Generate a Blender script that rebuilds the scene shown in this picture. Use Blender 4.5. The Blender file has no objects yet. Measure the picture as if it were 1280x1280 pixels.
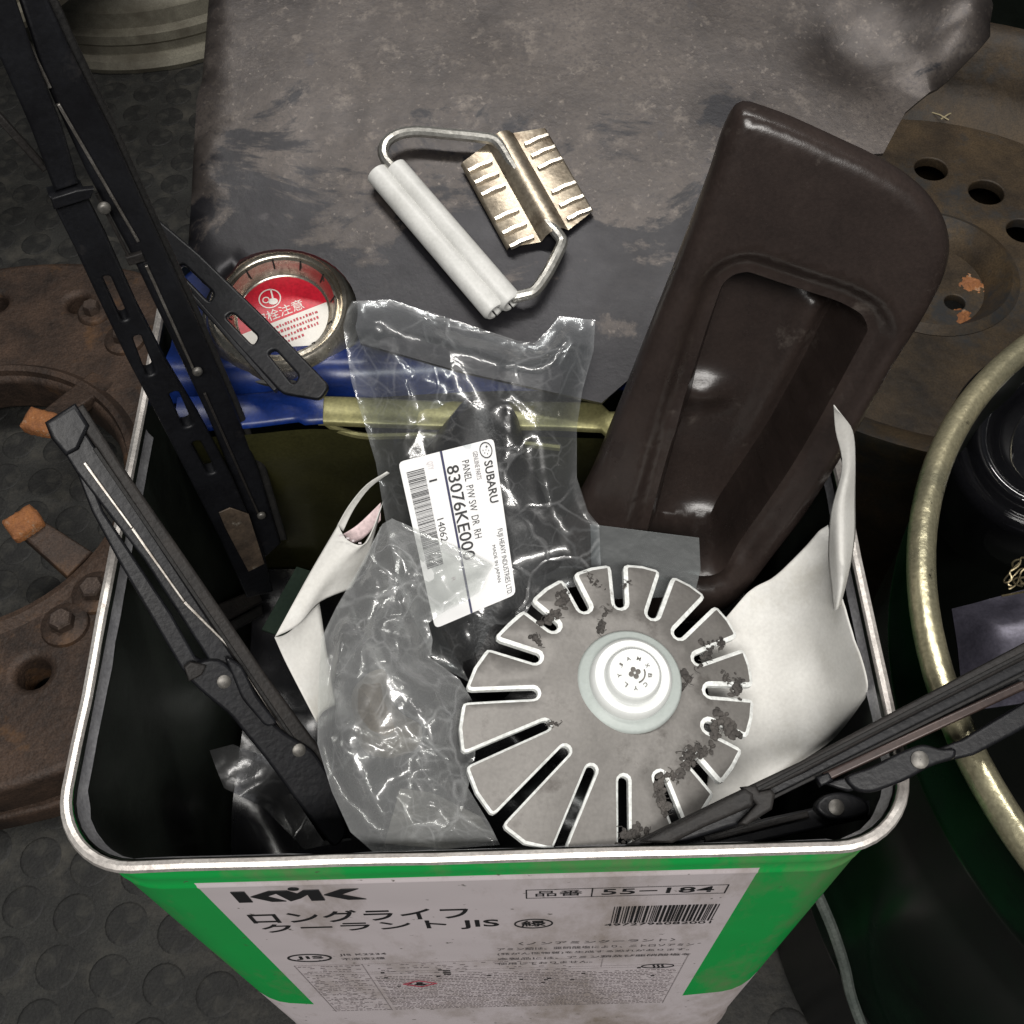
import bpy, bmesh, math, random
import numpy as np
from mathutils import Vector, Matrix, noise as mnoise
from mathutils.geometry import delaunay_2d_cdt, tessellate_polygon

random.seed(7)
S = bpy.context.scene
COL = S.collection
RAD = math.radians
# ---------------------------------------------------------------- camera
CAM = np.array([0.01195, -0.20599, 0.66037])
PITCH, YAW, ROLL, FPX = 1.004177, -0.00991, -0.03744, 1413.39   # FPX: focal length in pixels of the 1280 px photo
_f = np.array([math.sin(YAW)*math.cos(PITCH), math.cos(YAW)*math.cos(PITCH), -math.sin(PITCH)])
_r0 = np.array([math.cos(YAW), -math.sin(YAW), 0.0]); _u0 = np.cross(_r0, _f)
_r = math.cos(ROLL)*_r0 + math.sin(ROLL)*_u0
_u = -math.sin(ROLL)*_r0 + math.cos(ROLL)*_u0
cd = bpy.data.cameras.new('camera'); cam = bpy.data.objects.new('camera', cd); COL.objects.link(cam)
M4 = Matrix.Identity(4)
for i in range(3):
    M4[i][0], M4[i][1], M4[i][2], M4[i][3] = _r[i], _u[i], -_f[i], CAM[i]
cam.matrix_world = M4
cd.sensor_width = 36; cd.lens = 36*FPX/1280; cd.clip_start = 0.01; cd.clip_end = 50
S.camera = cam
# ---------------------------------------------------------------- light: fluorescent workshop ceiling
W = bpy.data.worlds.new('World'); S.world = W; W.use_nodes = True
W.node_tree.nodes['Background'].inputs[0].default_value = (0.80, 0.90, 1.0, 1)
W.node_tree.nodes['Background'].inputs[1].default_value = 0.035
def area(name, loc, target, sx, sy, power, color):
    l = bpy.data.lights.new(name, 'AREA'); l.shape = 'RECTANGLE'; l.size = sx; l.size_y = sy
    l.energy = power; l.color = color
    o = bpy.data.objects.new(name, l); COL.objects.link(o); o.location = loc
    o.rotation_euler = (Vector(target)-Vector(loc)).to_track_quat('-Z', 'Y').to_euler()
area('ceiling_tube', (0.05, -0.60, 1.16), (0.05, -0.02, 0.33), 0.62, 0.16, 9.5, (1.0, 0.97, 0.93))
area('ceiling_tube', (0.15, 0.45, 1.7), (0.05, 0.1, 0.3), 1.2, 0.10, 12, (1.0, 0.97, 0.93))
S.view_settings.view_transform = 'Standard'; S.view_settings.look = 'None'
S.view_settings.exposure = 0.28; S.view_settings.gamma = 1
S.render.engine = 'CYCLES'
S.cycles.transparent_max_bounces = 24; S.cycles.max_bounces = 10
# ---------------------------------------------------------------- pixel -> place
def ray(px, py):
    return _f + (px-640)/FPX*_r - (py-640)/FPX*_u
def P(px, py, z):
    d = ray(px, py); return CAM + (z-CAM[2])/d[2]*d
def V(p): return Vector((float(p[0]), float(p[1]), float(p[2])))
class Plane:
    """a plane through point o with normal n; u runs to the right, v away"""
    def __init__(s, o, n, right=(1, 0, 0)):
        s.o = np.array(o, float); s.n = np.array(n, float)/np.linalg.norm(n)
        r = np.array(right, float); s.u = r - s.n*(r@s.n); s.u /= np.linalg.norm(s.u); s.v = np.cross(s.n, s.u)
    def hit(s, px, py):
        d = ray(px, py); return CAM + ((s.o-CAM)@s.n)/(d@s.n)*d
    def uv(s, px, py):
        q = s.hit(px, py)-s.o; return (float(q@s.u), float(q@s.v))
    def at(s, x, y, h=0.0): return s.o + s.u*x + s.v*y + s.n*h
    def mat(s):
        m = Matrix.Identity(4)
        for i in range(3): m[i][0], m[i][1], m[i][2], m[i][3] = s.u[i], s.v[i], s.n[i], s.o[i]
        return m
def axis_plane(a, b, face=None):
    """plane holding the line a-b and turned to face direction `face` (default: straight up the view)"""
    a, b = np.array(a, float), np.array(b, float)
    d = (b-a)/np.linalg.norm(b-a)
    w = np.array(face, float) if face is not None else CAM-(a+b)/2
    n = w - d*(w@d)
    return Plane(a, n, d)
# ---------------------------------------------------------------- materials
MATS = {}
def _n(nt, t, **k):
    n = nt.nodes.new(t)
    for a, b in k.items(): setattr(n, a, b)
    return n
def pm(name, c1, c2=None, scale=40, rough=0.5, metal=0.0, bump=0.0, bscale=None, c3=None, s3=12, t3=0.58, w3=0.06,
       rvar=0.1, spec=0.5, coat=0.0, detail=6, grain=0.18, dist=0.0):
    """procedural material: base colour mottled between c1 and c2, optional patches of c3, grain relief"""
    if name in MATS: return MATS[name]
    m = bpy.data.materials.new(name); m.use_nodes = True; nt = m.node_tree
    b = nt.nodes['Principled BSDF']
    tc = _n(nt, 'ShaderNodeTexCoord')
    nz = _n(nt, 'ShaderNodeTexNoise'); nz.inputs['Scale'].default_value = scale; nz.inputs['Detail'].default_value = detail
    nz.inputs['Roughness'].default_value = 0.65; nz.inputs['Distortion'].default_value = dist
    nt.links.new(tc.outputs['Object'], nz.inputs['Vector'])
    rp = _n(nt, 'ShaderNodeValToRGB'); rp.color_ramp.elements[0].position = 0.33; rp.color_ramp.elements[1].position = 0.68
    c2 = c2 or tuple(x*0.8 for x in c1)
    rp.color_ramp.elements[0].color = (*c2, 1); rp.color_ramp.elements[1].color = (*c1, 1)
    nt.links.new(nz.outputs['Fac'], rp.inputs['Fac'])
    col = rp.outputs['Color']
    if grain:
        ng = _n(nt, 'ShaderNodeTexNoise'); ng.inputs['Scale'].default_value = 900; ng.inputs['Detail'].default_value = 3
        nt.links.new(tc.outputs['Object'], ng.inputs['Vector'])
        gr = _n(nt, 'ShaderNodeMapRange'); gr.inputs['From Min'].default_value = .3; gr.inputs['From Max'].default_value = .7
        gr.inputs['To Min'].default_value = 1-grain; gr.inputs['To Max'].default_value = 1+grain
        nt.links.new(ng.outputs['Fac'], gr.inputs['Value'])
        mg = _n(nt, 'ShaderNodeVectorMath', operation='SCALE'); nt.links.new(col, mg.inputs[0]); nt.links.new(gr.outputs['Result'], mg.inputs['Scale'])
        col = mg.outputs[0]
    if c3:
        n3 = _n(nt, 'ShaderNodeTexNoise'); n3.inputs['Scale'].default_value = s3; n3.inputs['Detail'].default_value = 8
        n3.inputs['Roughness'].default_value = 0.7
        nt.links.new(tc.outputs['Object'], n3.inputs['Vector'])
        r3 = _n(nt, 'ShaderNodeValToRGB'); r3.color_ramp.elements[0].position = t3-w3; r3.color_ramp.elements[1].position = t3+w3
        nt.links.new(n3.outputs['Fac'], r3.inputs['Fac'])
        mx = _n(nt, 'ShaderNodeMix', data_type='RGBA')
        nt.links.new(r3.outputs['Color'], mx.inputs[0]); nt.links.new(col, mx.inputs[6]); mx.inputs[7].default_value = (*c3, 1)
        col = mx.outputs[2]
    nt.links.new(col, b.inputs['Base Color'])
    b.inputs['Metallic'].default_value = metal
    b.inputs['Specular IOR Level'].default_value = spec
    b.inputs['Coat Weight'].default_value = coat
    mr = _n(nt, 'ShaderNodeMapRange'); mr.inputs['To Min'].default_value = max(0.02, rough-rvar); mr.inputs['To Max'].default_value = min(1, rough+rvar)
    nt.links.new(nz.outputs['Fac'], mr.inputs['Value']); nt.links.new(mr.outputs['Result'], b.inputs['Roughness'])
    if bump:
        nb = _n(nt, 'ShaderNodeTexNoise'); nb.inputs['Scale'].default_value = bscale or scale*6; nb.inputs['Detail'].default_value = 5
        nt.links.new(tc.outputs['Object'], nb.inputs['Vector'])
        bp = _n(nt, 'ShaderNodeBump'); bp.inputs['Strength'].default_value = bump; bp.inputs['Distance'].default_value = 0.001
        nt.links.new(nb.outputs['Fac'], bp.inputs['Height']); nt.links.new(bp.outputs['Normal'], b.inputs['Normal'])
    MATS[name] = m
    return m
def film(name, tint=(0.93, 0.95, 0.96), milk=0.05, gloss=0.30, rough=0.13, crease=0.35):
    m = bpy.data.materials.new(name); m.use_nodes = True; nt = m.node_tree; nt.nodes.clear()
    out = _n(nt, 'ShaderNodeOutputMaterial'); tr = _n(nt, 'ShaderNodeBsdfTransparent'); tr.inputs[0].default_value = (*tint, 1)
    gl = _n(nt, 'ShaderNodeBsdfGlossy'); gl.inputs['Roughness'].default_value = rough; gl.inputs['Color'].default_value = (1, 1, 1, 1)
    df = _n(nt, 'ShaderNodeBsdfDiffuse'); df.inputs[0].default_value = (0.75, 0.76, 0.77, 1)
    lw = _n(nt, 'ShaderNodeLayerWeight'); lw.inputs['Blend'].default_value = 0.35
    tc = _n(nt, 'ShaderNodeTexCoord'); nz = _n(nt, 'ShaderNodeTexNoise'); nz.inputs['Scale'].default_value = 160; nz.inputs['Detail'].default_value = 4
    nt.links.new(tc.outputs['Object'], nz.inputs['Vector'])
    bp = _n(nt, 'ShaderNodeBump'); bp.inputs['Strength'].default_value = 0.10; bp.inputs['Distance'].default_value = 0.002
    nt.links.new(nz.outputs['Fac'], bp.inputs['Height']); nt.links.new(bp.outputs['Normal'], gl.inputs['Normal'])
    ma = _n(nt, 'ShaderNodeMath', operation='MULTIPLY_ADD'); ma.inputs[1].default_value = gloss; ma.inputs[2].default_value = 0.045
    nt.links.new(lw.outputs['Fresnel'], ma.inputs[0])
    mk_ = _n(nt, 'ShaderNodeMath', operation='MULTIPLY_ADD'); mk_.inputs[1].default_value = milk*5; mk_.inputs[2].default_value = milk
    pw_ = _n(nt, 'ShaderNodeMath', operation='POWER'); pw_.inputs[1].default_value = 1.8
    nt.links.new(lw.outputs['Facing'], pw_.inputs[0]); nt.links.new(pw_.outputs[0], mk_.inputs[0])
    # crease whitening: a net of stretched lines
    wn = _n(nt, 'ShaderNodeTexNoise'); wn.inputs['Scale'].default_value = 45; wn.inputs['Detail'].default_value = 3; nt.links.new(tc.outputs['Object'], wn.inputs['Vector'])
    wv = _n(nt, 'ShaderNodeVectorMath', operation='SCALE'); wv.inputs['Scale'].default_value = 0.012; nt.links.new(wn.outputs['Color'], wv.inputs[0])
    wa = _n(nt, 'ShaderNodeVectorMath', operation='ADD'); nt.links.new(tc.outputs['Object'], wa.inputs[0]); nt.links.new(wv.outputs[0], wa.inputs[1])
    last = mk_.outputs[0]; hsum = None
    for sc_, wd, am in ((52, .040, crease*.62), (135, .05, crease*.36)):
        vo = _n(nt, 'ShaderNodeTexVoronoi', feature='DISTANCE_TO_EDGE'); vo.inputs['Scale'].default_value = sc_; nt.links.new(wa.outputs[0], vo.inputs['Vector'])
        mr = _n(nt, 'ShaderNodeMapRange'); mr.inputs['From Max'].default_value = wd; mr.inputs['To Min'].default_value = am; mr.inputs['To Max'].default_value = 0
        nt.links.new(vo.outputs['Distance'], mr.inputs['Value'])
        nb = _n(nt, 'ShaderNodeTexNoise'); nb.inputs['Scale'].default_value = sc_*.6; nt.links.new(tc.outputs['Object'], nb.inputs['Vector'])
        nr = _n(nt, 'ShaderNodeMapRange'); nr.inputs['From Min'].default_value = .42; nr.inputs['From Max'].default_value = .68; nt.links.new(nb.outputs['Fac'], nr.inputs['Value'])
        mu = _n(nt, 'ShaderNodeMath', operation='MULTIPLY'); nt.links.new(mr.outputs[0], mu.inputs[0]); nt.links.new(nr.outputs[0], mu.inputs[1])
        ad = _n(nt, 'ShaderNodeMath', operation='ADD'); nt.links.new(last, ad.inputs[0]); nt.links.new(mu.outputs[0], ad.inputs[1]); last = ad.outputs[0]
        if hsum is None: hsum = mu.outputs[0]
    bp2 = _n(nt, 'ShaderNodeBump'); bp2.inputs['Strength'].default_value = .5; bp2.inputs['Distance'].default_value = .004
    nt.links.new(hsum, bp2.inputs['Height']); nt.links.new(bp.outputs[0], bp2.inputs['Normal']); nt.links.new(bp2.outputs[0], gl.inputs['Normal'])
    g2_ = _n(nt, 'ShaderNodeBsdfGlossy'); g2_.inputs['Roughness'].default_value = .32; nt.links.new(bp2.outputs[0], g2_.inputs['Normal'])
    gm = _n(nt, 'ShaderNodeMixShader'); gm.inputs[0].default_value = .55; nt.links.new(gl.outputs[0], gm.inputs[1]); nt.links.new(g2_.outputs[0], gm.inputs[2]); gl = gm
    m1 = _n(nt, 'ShaderNodeMixShader'); m2 = _n(nt, 'ShaderNodeMixShader')
    nt.links.new(last, m1.inputs[0]); nt.links.new(tr.outputs[0], m1.inputs[1]); nt.links.new(df.outputs[0], m1.inputs[2])
    nt.links.new(ma.outputs[0], m2.inputs[0]); nt.links.new(m1.outputs[0], m2.inputs[1]); nt.links.new(gl.outputs[0], m2.inputs[2])
    nt.links.new(m2.outputs[0], out.inputs[0])
    return m
# ---------------------------------------------------------------- objects
def tag(o, label=None, cat=None, group=None, kind=None):
    if label: o['label'] = label
    if cat: o['category'] = cat
    if group: o['group'] = group
    if kind: o['kind'] = kind
    return o
def thing(name, loc, label, cat, group=None):
    o = bpy.data.objects.new(name, None); COL.objects.link(o); o.location = V(loc); o.empty_display_size = 0.01
    return tag(o, label, cat, group)
def wloc(o):
    l = Vector(o.location)
    while o.parent: o = o.parent; l = l + o.location
    return l
def link(name, me, mats, parent=None, origin=None):
    """mesh given in world coordinates; its origin is moved to the middle of its base"""
    for m in (mats if isinstance(mats, (list, tuple)) else [mats]): me.materials.append(m)
    co = np.empty(len(me.vertices)*3); me.vertices.foreach_get('co', co); co = co.reshape(-1, 3)
    if origin is None: origin = ((co[:, 0].min()+co[:, 0].max())/2, (co[:, 1].min()+co[:, 1].max())/2, co[:, 2].min())
    origin = V(origin)
    me.vertices.foreach_set('co', (co-np.array(origin)).ravel()); me.update()
    o = bpy.data.objects.new(name, me); COL.objects.link(o)
    if parent:
        o.parent = parent; o.location = origin-wloc(parent)
    else: o.location = origin
    return o
def mesh(name, vs, fs, mats, parent=None, smooth=True, mi=None, sharp=35):
    me = bpy.data.meshes.new(name)
    me.from_pydata([tuple(map(float, v)) for v in vs], [], [tuple(map(int, f)) for f in fs]); me.validate()
    if mi is not None and len(mi) == len(me.polygons): me.polygons.foreach_set('material_index', mi)
    shade(me, smooth, sharp)
    return link(name, me, mats, parent)
def shade(me, smooth, sharp=35):
    me.polygons.foreach_set('use_smooth', [smooth]*len(me.polygons))
    if smooth:
        try: me.set_sharp_from_angle(angle=RAD(sharp))
        except Exception: pass
def from_bm(name, bm, mats, parent=None, smooth=True, sharp=35):
    me = bpy.data.meshes.new(name); bm.to_mesh(me); bm.free(); shade(me, smooth, sharp)
    return link(name, me, mats, parent)
def lathe(profile, seg, mtx, cap=False):
    """profile [(r,z)] turned about local z; returns verts, faces"""
    vs, fs = [], []; n = len(profile)
    for k in range(seg):
        a = 2*math.pi*k/seg
        for r, z in profile: vs.append(mtx @ Vector((r*math.cos(a), r*math.sin(a), z)))
    for k in range(seg):
        for i in range(n-1):
            a, b = k*n+i, ((k+1) % seg)*n+i
            fs.append((a, b, b+1, a+1))
    return vs, fs
def frame(o, n, right=(1, 0, 0)): return Plane(o, n, right).mat()
def smooth_path(pts, k=6, closed=False):
    pts = [np.array(p, float) for p in pts]; out = []; n = len(pts)
    rng = range(n if closed else n-1)
    for i in rng:
        p0 = pts[(i-1) % n] if closed or i > 0 else pts[0]; p1 = pts[i]; p2 = pts[(i+1) % n]
        p3 = pts[(i+2) % n] if closed or i+2 < n else pts[-1]
        for j in range(k):
            t = j/k
            out.append(0.5*((2*p1)+(-p0+p2)*t+(2*p0-5*p1+4*p2-p3)*t*t+(-p0+3*p1-3*p2+p3)*t**3))
    if not closed: out.append(pts[-1])
    return out
def tube(pts, rad, seg=10, closed=False, squash=1.0):
    """sweep; rad number or list; returns verts, faces"""
    pts = [np.array(p, float) for p in pts]; n = len(pts); vs, fs = [], []
    nrm = None
    for i, p in enumerate(pts):
        a = pts[(i-1) % n] if closed or i > 0 else p; b = pts[(i+1) % n] if closed or i < n-1 else p
        t = b-a; t = t/(np.linalg.norm(t)+1e-12)
        if nrm is None:
            h = np.array([0, 0, 1.0]) if abs(t[2]) < 0.9 else np.array([1.0, 0, 0]); nrm = np.cross(t, h)
        nrm = nrm-t*(nrm@t); nrm /= np.linalg.norm(nrm)
        bn = np.cross(t, nrm); r = rad[i] if isinstance(rad, (list, tuple)) else rad
        for k in range(seg):
            a_ = 2*math.pi*k/seg
            vs.append(p+r*(nrm*math.cos(a_)+bn*math.sin(a_)*squash))
    for i in range(n if closed else n-1):
        for k in range(seg):
            a, b = i*seg+k, i*seg+(k+1) % seg; c, d = ((i+1) % n)*seg+(k+1) % seg, ((i+1) % n)*seg+k
            fs.append((a, b, c, d))
    if not closed:
        fs.append(tuple(range(seg))[::-1]); fs.append(tuple((n-1)*seg+k for k in range(seg)))
    return vs, fs
def outline(name, loops, pl, thick, mats, parent=None, bevel=0.0, top=0.0, seg=2, edge_mat=False, sharp=40):
    """flat plate cut to `loops` (first = outline, others = holes; plane coordinates), thickness below height `top`, bevelled edges"""
    cu = bpy.data.curves.new(name, 'CURVE'); cu.dimensions = '2D'; cu.fill_mode = 'BOTH'
    for lp in loops:
        sp = cu.splines.new('POLY'); sp.points.add(len(lp)-1)
        for q, (x, y) in zip(sp.points, lp): q.co = (x, y, 0, 1)
        sp.use_cyclic_u = True
    bevel = min(bevel, thick*0.49)
    cu.extrude = max(1e-6, thick/2-bevel); cu.bevel_depth = bevel; cu.bevel_resolution = seg; cu.offset = -bevel
    ob = bpy.data.objects.new(name, cu); COL.objects.link(ob)
    dg = bpy.context.evaluated_depsgraph_get(); me = bpy.data.meshes.new_from_object(ob.evaluated_get(dg))
    bpy.data.objects.remove(ob); bpy.data.curves.remove(cu)
    me.transform(Matrix.Translation((0, 0, top-thick/2)))
    if edge_mat:
        for f in me.polygons: f.material_index = 0 if abs(f.normal.z) > 0.95 else 1
    me.transform(pl.mat()); me.materials.clear(); shade(me, True, sharp)
    return link(name, me, mats, parent)
def rrect(x0, y0, x1, y1, r, k=5):
    o = []
    for cx, cy, a0 in ((x1-r, y1-r, 0), (x0+r, y1-r, 90), (x0+r, y0+r, 180), (x1-r, y0+r, 270)):
        for i in range(k+1):
            a = RAD(a0+90*i/k); o.append((cx+r*math.cos(a), cy+r*math.sin(a)))
    return o
def circle(cx, cy, r, k=20, ry=None): return [(cx+r*math.cos(2*math.pi*i/k), cy+(ry or r)*math.sin(2*math.pi*i/k)) for i in range(k)]
def roundpoly(pts, r, k=4):
    """round the corners of a polygon"""
    n = len(pts); o = []
    for i in range(n):
        p = np.array(pts[i]); a = np.array(pts[i-1])-p; b = np.array(pts[(i+1) % n])-p
        la, lb = np.linalg.norm(a), np.linalg.norm(b); q = min(r, la*0.45, lb*0.45)
        s, e = p+a/la*q, p+b/lb*q
        for j in range(k+1):
            t = j/k; o.append(tuple((1-t)**2*s+2*t*(1-t)*p+t*t*e))
    return o
def bar(a, b, w, h, name, mats, parent, face=None, bevel=0.0006, w2=None, up=0.0):
    """bevelled bar from a to b, w wide, h thick, top face turned to `face`"""
    pl = axis_plane(a, b, face); L = float(np.linalg.norm(np.array(b)-np.array(a))); w2 = w2 or w
    return outline(name, [[(0, -w/2), (L, -w2/2), (L, w2/2), (0, w/2)]], pl, h, mats, parent, bevel, up)
def polyd(pts, poly, closed=True):
    """distance of points to a polyline"""
    pts = np.asarray(pts, float); a = np.asarray(poly, float); b = np.roll(a, -1, 0)
    if not closed: a, b = a[:-1], b[:-1]
    best = np.full(len(pts), 1e9)
    for p, q in zip(a, b):
        d = q-p; t = np.clip(((pts-p)@d)/(d@d+1e-18), 0, 1)
        best = np.minimum(best, np.hypot(*(pts-(p+t[:, None]*d)).T))
    return best
def inside(pts, poly):
    pts = np.asarray(pts, float); x, y = pts.T; c = np.zeros(len(pts), bool)
    for (x1, y1), (x2, y2) in zip(poly, list(poly[1:])+[poly[0]]):
        if y1 == y2: continue
        k = ((y1 > y) != (y2 > y)) & (x < (x2-x1)*(y-y1)/(y2-y1)+x1); c ^= k
    return c
def resample(poly, s, closed=True):
    o = []; n = len(poly)
    for i in range(n if closed else n-1):
        p, q = np.array(poly[i], float), np.array(poly[(i+1) % n], float)
        m = max(1, int(round(np.linalg.norm(q-p)/s)))
        for j in range(m): o.append(tuple(p+(q-p)*j/m))
    return o
def sheet(name, poly, pl, s, fn, mats, parent=None, thick=0.0, inner=None, holes=(), sharp=50, smooth=True, seed=1, drop=0.0, loops=()):
    """irregular sheet filling `poly` (plane coordinates) with about s between points, raised by fn(points)->heights.
    inner: an inset loop; faces outside it take material 1 and the outer edge is lowered by drop"""
    rnd = np.random.RandomState(seed)
    B = resample(poly, s); vs = list(B); ed = [(i, (i+1) % len(B)) for i in range(len(B))]
    if inner is not None:
        I = resample(inner, s); k = len(vs); vs += I; ed += [(k+i, k+(i+1) % len(I)) for i in range(len(I))]
    for h in loops:
        H = resample(h, s); k = len(vs); vs += H; ed += [(k+i, k+(i+1) % len(H)) for i in range(len(H))]
    for h in holes:
        H = resample(h, s); k = len(vs); vs += H; ed += [(k+i, k+(i+1) % len(H)) for i in range(len(H))]
    a = np.array(poly); x0, y0 = a.min(0); x1, y1 = a.max(0)
    gx, gy = np.meshgrid(np.arange(x0, x1, s), np.arange(y0, y1, s*0.87))
    gx = gx + (np.arange(gx.shape[0]) % 2)[:, None]*s/2
    g = np.stack([gx.ravel(), gy.ravel()], 1); g += rnd.uniform(-.22, .22, g.shape)*s
    ok = inside(g, poly) & (polyd(g, poly) > s*0.45)
    if inner is not None: ok &= polyd(g, inner) > s*0.45
    for h in loops: ok &= polyd(g, h) > s*0.4
    for h in holes: ok &= ~inside(g, h) & (polyd(g, h) > s*0.45)
    vs += [tuple(q) for q in g[ok]]
    r = delaunay_2d_cdt([Vector(q) for q in vs], ed, [], 1, 1e-9)
    pv = np.array([tuple(q) for q in r[0]]); fs = [list(f) for f in r[2]]
    if not inside_cdt_ok(pv, fs, poly): pass
    cen = np.array([pv[f].mean(0) for f in fs]); keep = inside(cen, poly)
    for h in holes: keep &= ~inside(cen, h)
    fs = [f for f, q in zip(fs, keep) if q]; cen = cen[keep]
    fs = [f if cross2(pv, f) > 0 else f[::-1] for f in fs]
    hh = np.asarray(fn(pv), float)
    mi = [0]*len(fs)
    if inner is not None:
        ins = inside(cen, inner); mi = [0 if q else 1 for q in ins]
        hh = hh - drop*(polyd(pv, poly) < 1e-5)
    top = pl.o + pv[:, :1]*pl.u + pv[:, 1:]*pl.v + hh[:, None]*pl.n
    if not thick: return mesh(name, top, fs, mats, parent, smooth, mi, sharp)
    N = len(top); bot = top - thick*pl.n
    cnt = {}
    for f in fs:
        for i in range(3): cnt[(f[i], f[(i+1) % 3])] = 1
    side = [(j, i, i+N, j+N) for (i, j) in cnt if (j, i) not in cnt]
    allf = fs + [[i+N for i in f[::-1]] for f in fs] + side
    mi = mi + [0]*len(fs) + [1 if inner is not None else 0]*len(side)
    return mesh(name, np.vstack([top, bot]), allf, mats, parent, smooth, mi, sharp)
def inside_cdt_ok(*a): return True
def cross2(pv, f):
    a, b, c = pv[f[0]], pv[f[1]], pv[f[2]]; return (b[0]-a[0])*(c[1]-a[1])-(b[1]-a[1])*(c[0]-a[0])
def sstep(a, b, x):
    t = np.clip((np.asarray(x, float)-a)/(b-a), 0, 1); return t*t*(3-2*t)
def nz2(pts, scale, seed=0):
    return np.array([mnoise.noise(Vector((x*scale+seed*7.3, y*scale-seed*3.1, seed*1.7))) for x, y in pts])
def crumple(pts, lam, amp, seed, k=6, warp=0.35):
    """creased film: folded waves in many directions"""
    rnd = np.random.RandomState(seed); p = np.asarray(pts, float); h = np.zeros(len(p))
    w = np.stack([nz2(p, 0.6/lam, seed), nz2(p, 0.6/lam, seed+5)], 1)*lam*warp*2
    q = p+w
    for i in range(k):
        a = rnd.uniform(0, math.pi); l = lam*rnd.uniform(0.6, 1.7)
        t = (q@np.array([math.cos(a), math.sin(a)]))/l+rnd.uniform(0, 2)
        tri = np.abs((t % 2)-1)
        mod = np.clip(0.5+1.2*nz2(p, 0.5/lam, seed+11+i), 0, 1.3)
        h += amp*l/lam*(tri-0.5)*mod
    return h/math.sqrt(k)*1.6
def facets(pts, cell, amp, seed, stretch=(1, 1)):
    """crumpled film: flat facets between random high and low points, straight creases"""
    rnd = np.random.RandomState(seed); p = np.asarray(pts, float)/np.array(stretch); lo, hi = p.min(0)-cell*2, p.max(0)+cell*2
    n = int((hi-lo).prod()/cell**2)+6; q = rnd.uniform(lo, hi, (n, 2)); hq = rnd.uniform(-amp, amp, n)
    q = np.vstack([q, [lo, hi, (lo[0], hi[1]), (hi[0], lo[1])]]); hq = np.append(hq, [0]*4)
    r = delaunay_2d_cdt([Vector(v) for v in q], [], [], 0, 1e-9); h = np.zeros(len(p))
    qv = np.array([tuple(v) for v in r[0]]); src = [o[0] if o else 0 for o in r[3]]
    for f in r[2]:
        a, b, c = qv[f[0]], qv[f[1]], qv[f[2]]; d = (b[1]-c[1])*(a[0]-c[0])+(c[0]-b[0])*(a[1]-c[1])
        if abs(d) < 1e-14: continue
        w0 = ((b[1]-c[1])*(p[:, 0]-c[0])+(c[0]-b[0])*(p[:, 1]-c[1]))/d; w1 = ((c[1]-a[1])*(p[:, 0]-c[0])+(a[0]-c[0])*(p[:, 1]-c[1]))/d; w2 = 1-w0-w1
        k = (w0 >= -1e-9) & (w1 >= -1e-9) & (w2 >= -1e-9)
        h[k] = w0[k]*hq[src[f[0]]]+w1[k]*hq[src[f[1]]]+w2[k]*hq[src[f[2]]]
    return h
def inset(poly, d):
    """move every corner of a polygon inwards by d"""
    a = np.array(poly); nx = np.roll(a, -1, 0); pv = np.roll(a, 1, 0)
    sg = 1 if np.sum(a[:, 0]*nx[:, 1]-nx[:, 0]*a[:, 1]) > 0 else -1
    e1 = a-pv; e2 = nx-a
    n1 = np.stack([-e1[:, 1], e1[:, 0]], 1)/np.linalg.norm(e1, axis=1)[:, None]; n2 = np.stack([-e2[:, 1], e2[:, 0]], 1)/np.linalg.norm(e2, axis=1)[:, None]
    nn = n1+n2; nn /= np.maximum(np.linalg.norm(nn, axis=1)[:, None], .4)
    return [tuple(q) for q in a+sg*nn*d]
def text(s, pl, bl, br, tl, mat, parent, name='print', h=0.00015, off=0.0, weight=0.0, px=True, font=None):
    """lettering fitted into the parallelogram bottom-left, bottom-right, top-left (pixels on plane pl, or plane coordinates)"""
    cu = bpy.data.curves.new(name, 'FONT'); cu.body = s; cu.resolution_u = 3; cu.offset = weight
    if font: cu.font = font
    ob = bpy.data.objects.new(name, cu); COL.objects.link(ob)
    dg = bpy.context.evaluated_depsgraph_get(); me = bpy.data.meshes.new_from_object(ob.evaluated_get(dg))
    bpy.data.objects.remove(ob); bpy.data.curves.remove(cu)
    me.materials.clear()
    co = np.empty(len(me.vertices)*3); me.vertices.foreach_get('co', co); co = co.reshape(-1, 3)
    if not len(co): print('NO GLYPHS', s); return None
    lo, hi = co.min(0), co.max(0)
    t = (co[:, :2]-lo[:2])/(hi[:2]-lo[:2])
    A, B, C = [np.array(pl.uv(*q) if px else q) for q in (bl, br, tl)]
    w = A+t[:, :1]*(B-A)+t[:, 1:]*(C-A)
    pts = pl.o+w[:, :1]*pl.u+w[:, 1:]*pl.v+(off+h)*pl.n
    me.vertices.foreach_set('co', pts.ravel()); me.update()
    if me.polygons and V(pl.n).dot(me.polygons[0].normal) < 0: me.flip_normals()
    return link(name, me, mat, parent)
def blocks(name, rects, pl, mat, parent, h=0.00015):
    """flat printed marks: list of 4-corner polygons in plane coordinates"""
    vs, fs = [], []
    for r in rects:
        k = len(vs); vs += [pl.at(x, y, h) for x, y in r]; fs.append(tuple(range(k, k+len(r))))
    o = mesh(name, vs, fs, mat, parent, False); o['kind'] = 'stuff'; return o
def box2(x0, y0, x1, y1): return [(x0, y0), (x1, y0), (x1, y1), (x0, y1)]

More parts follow.
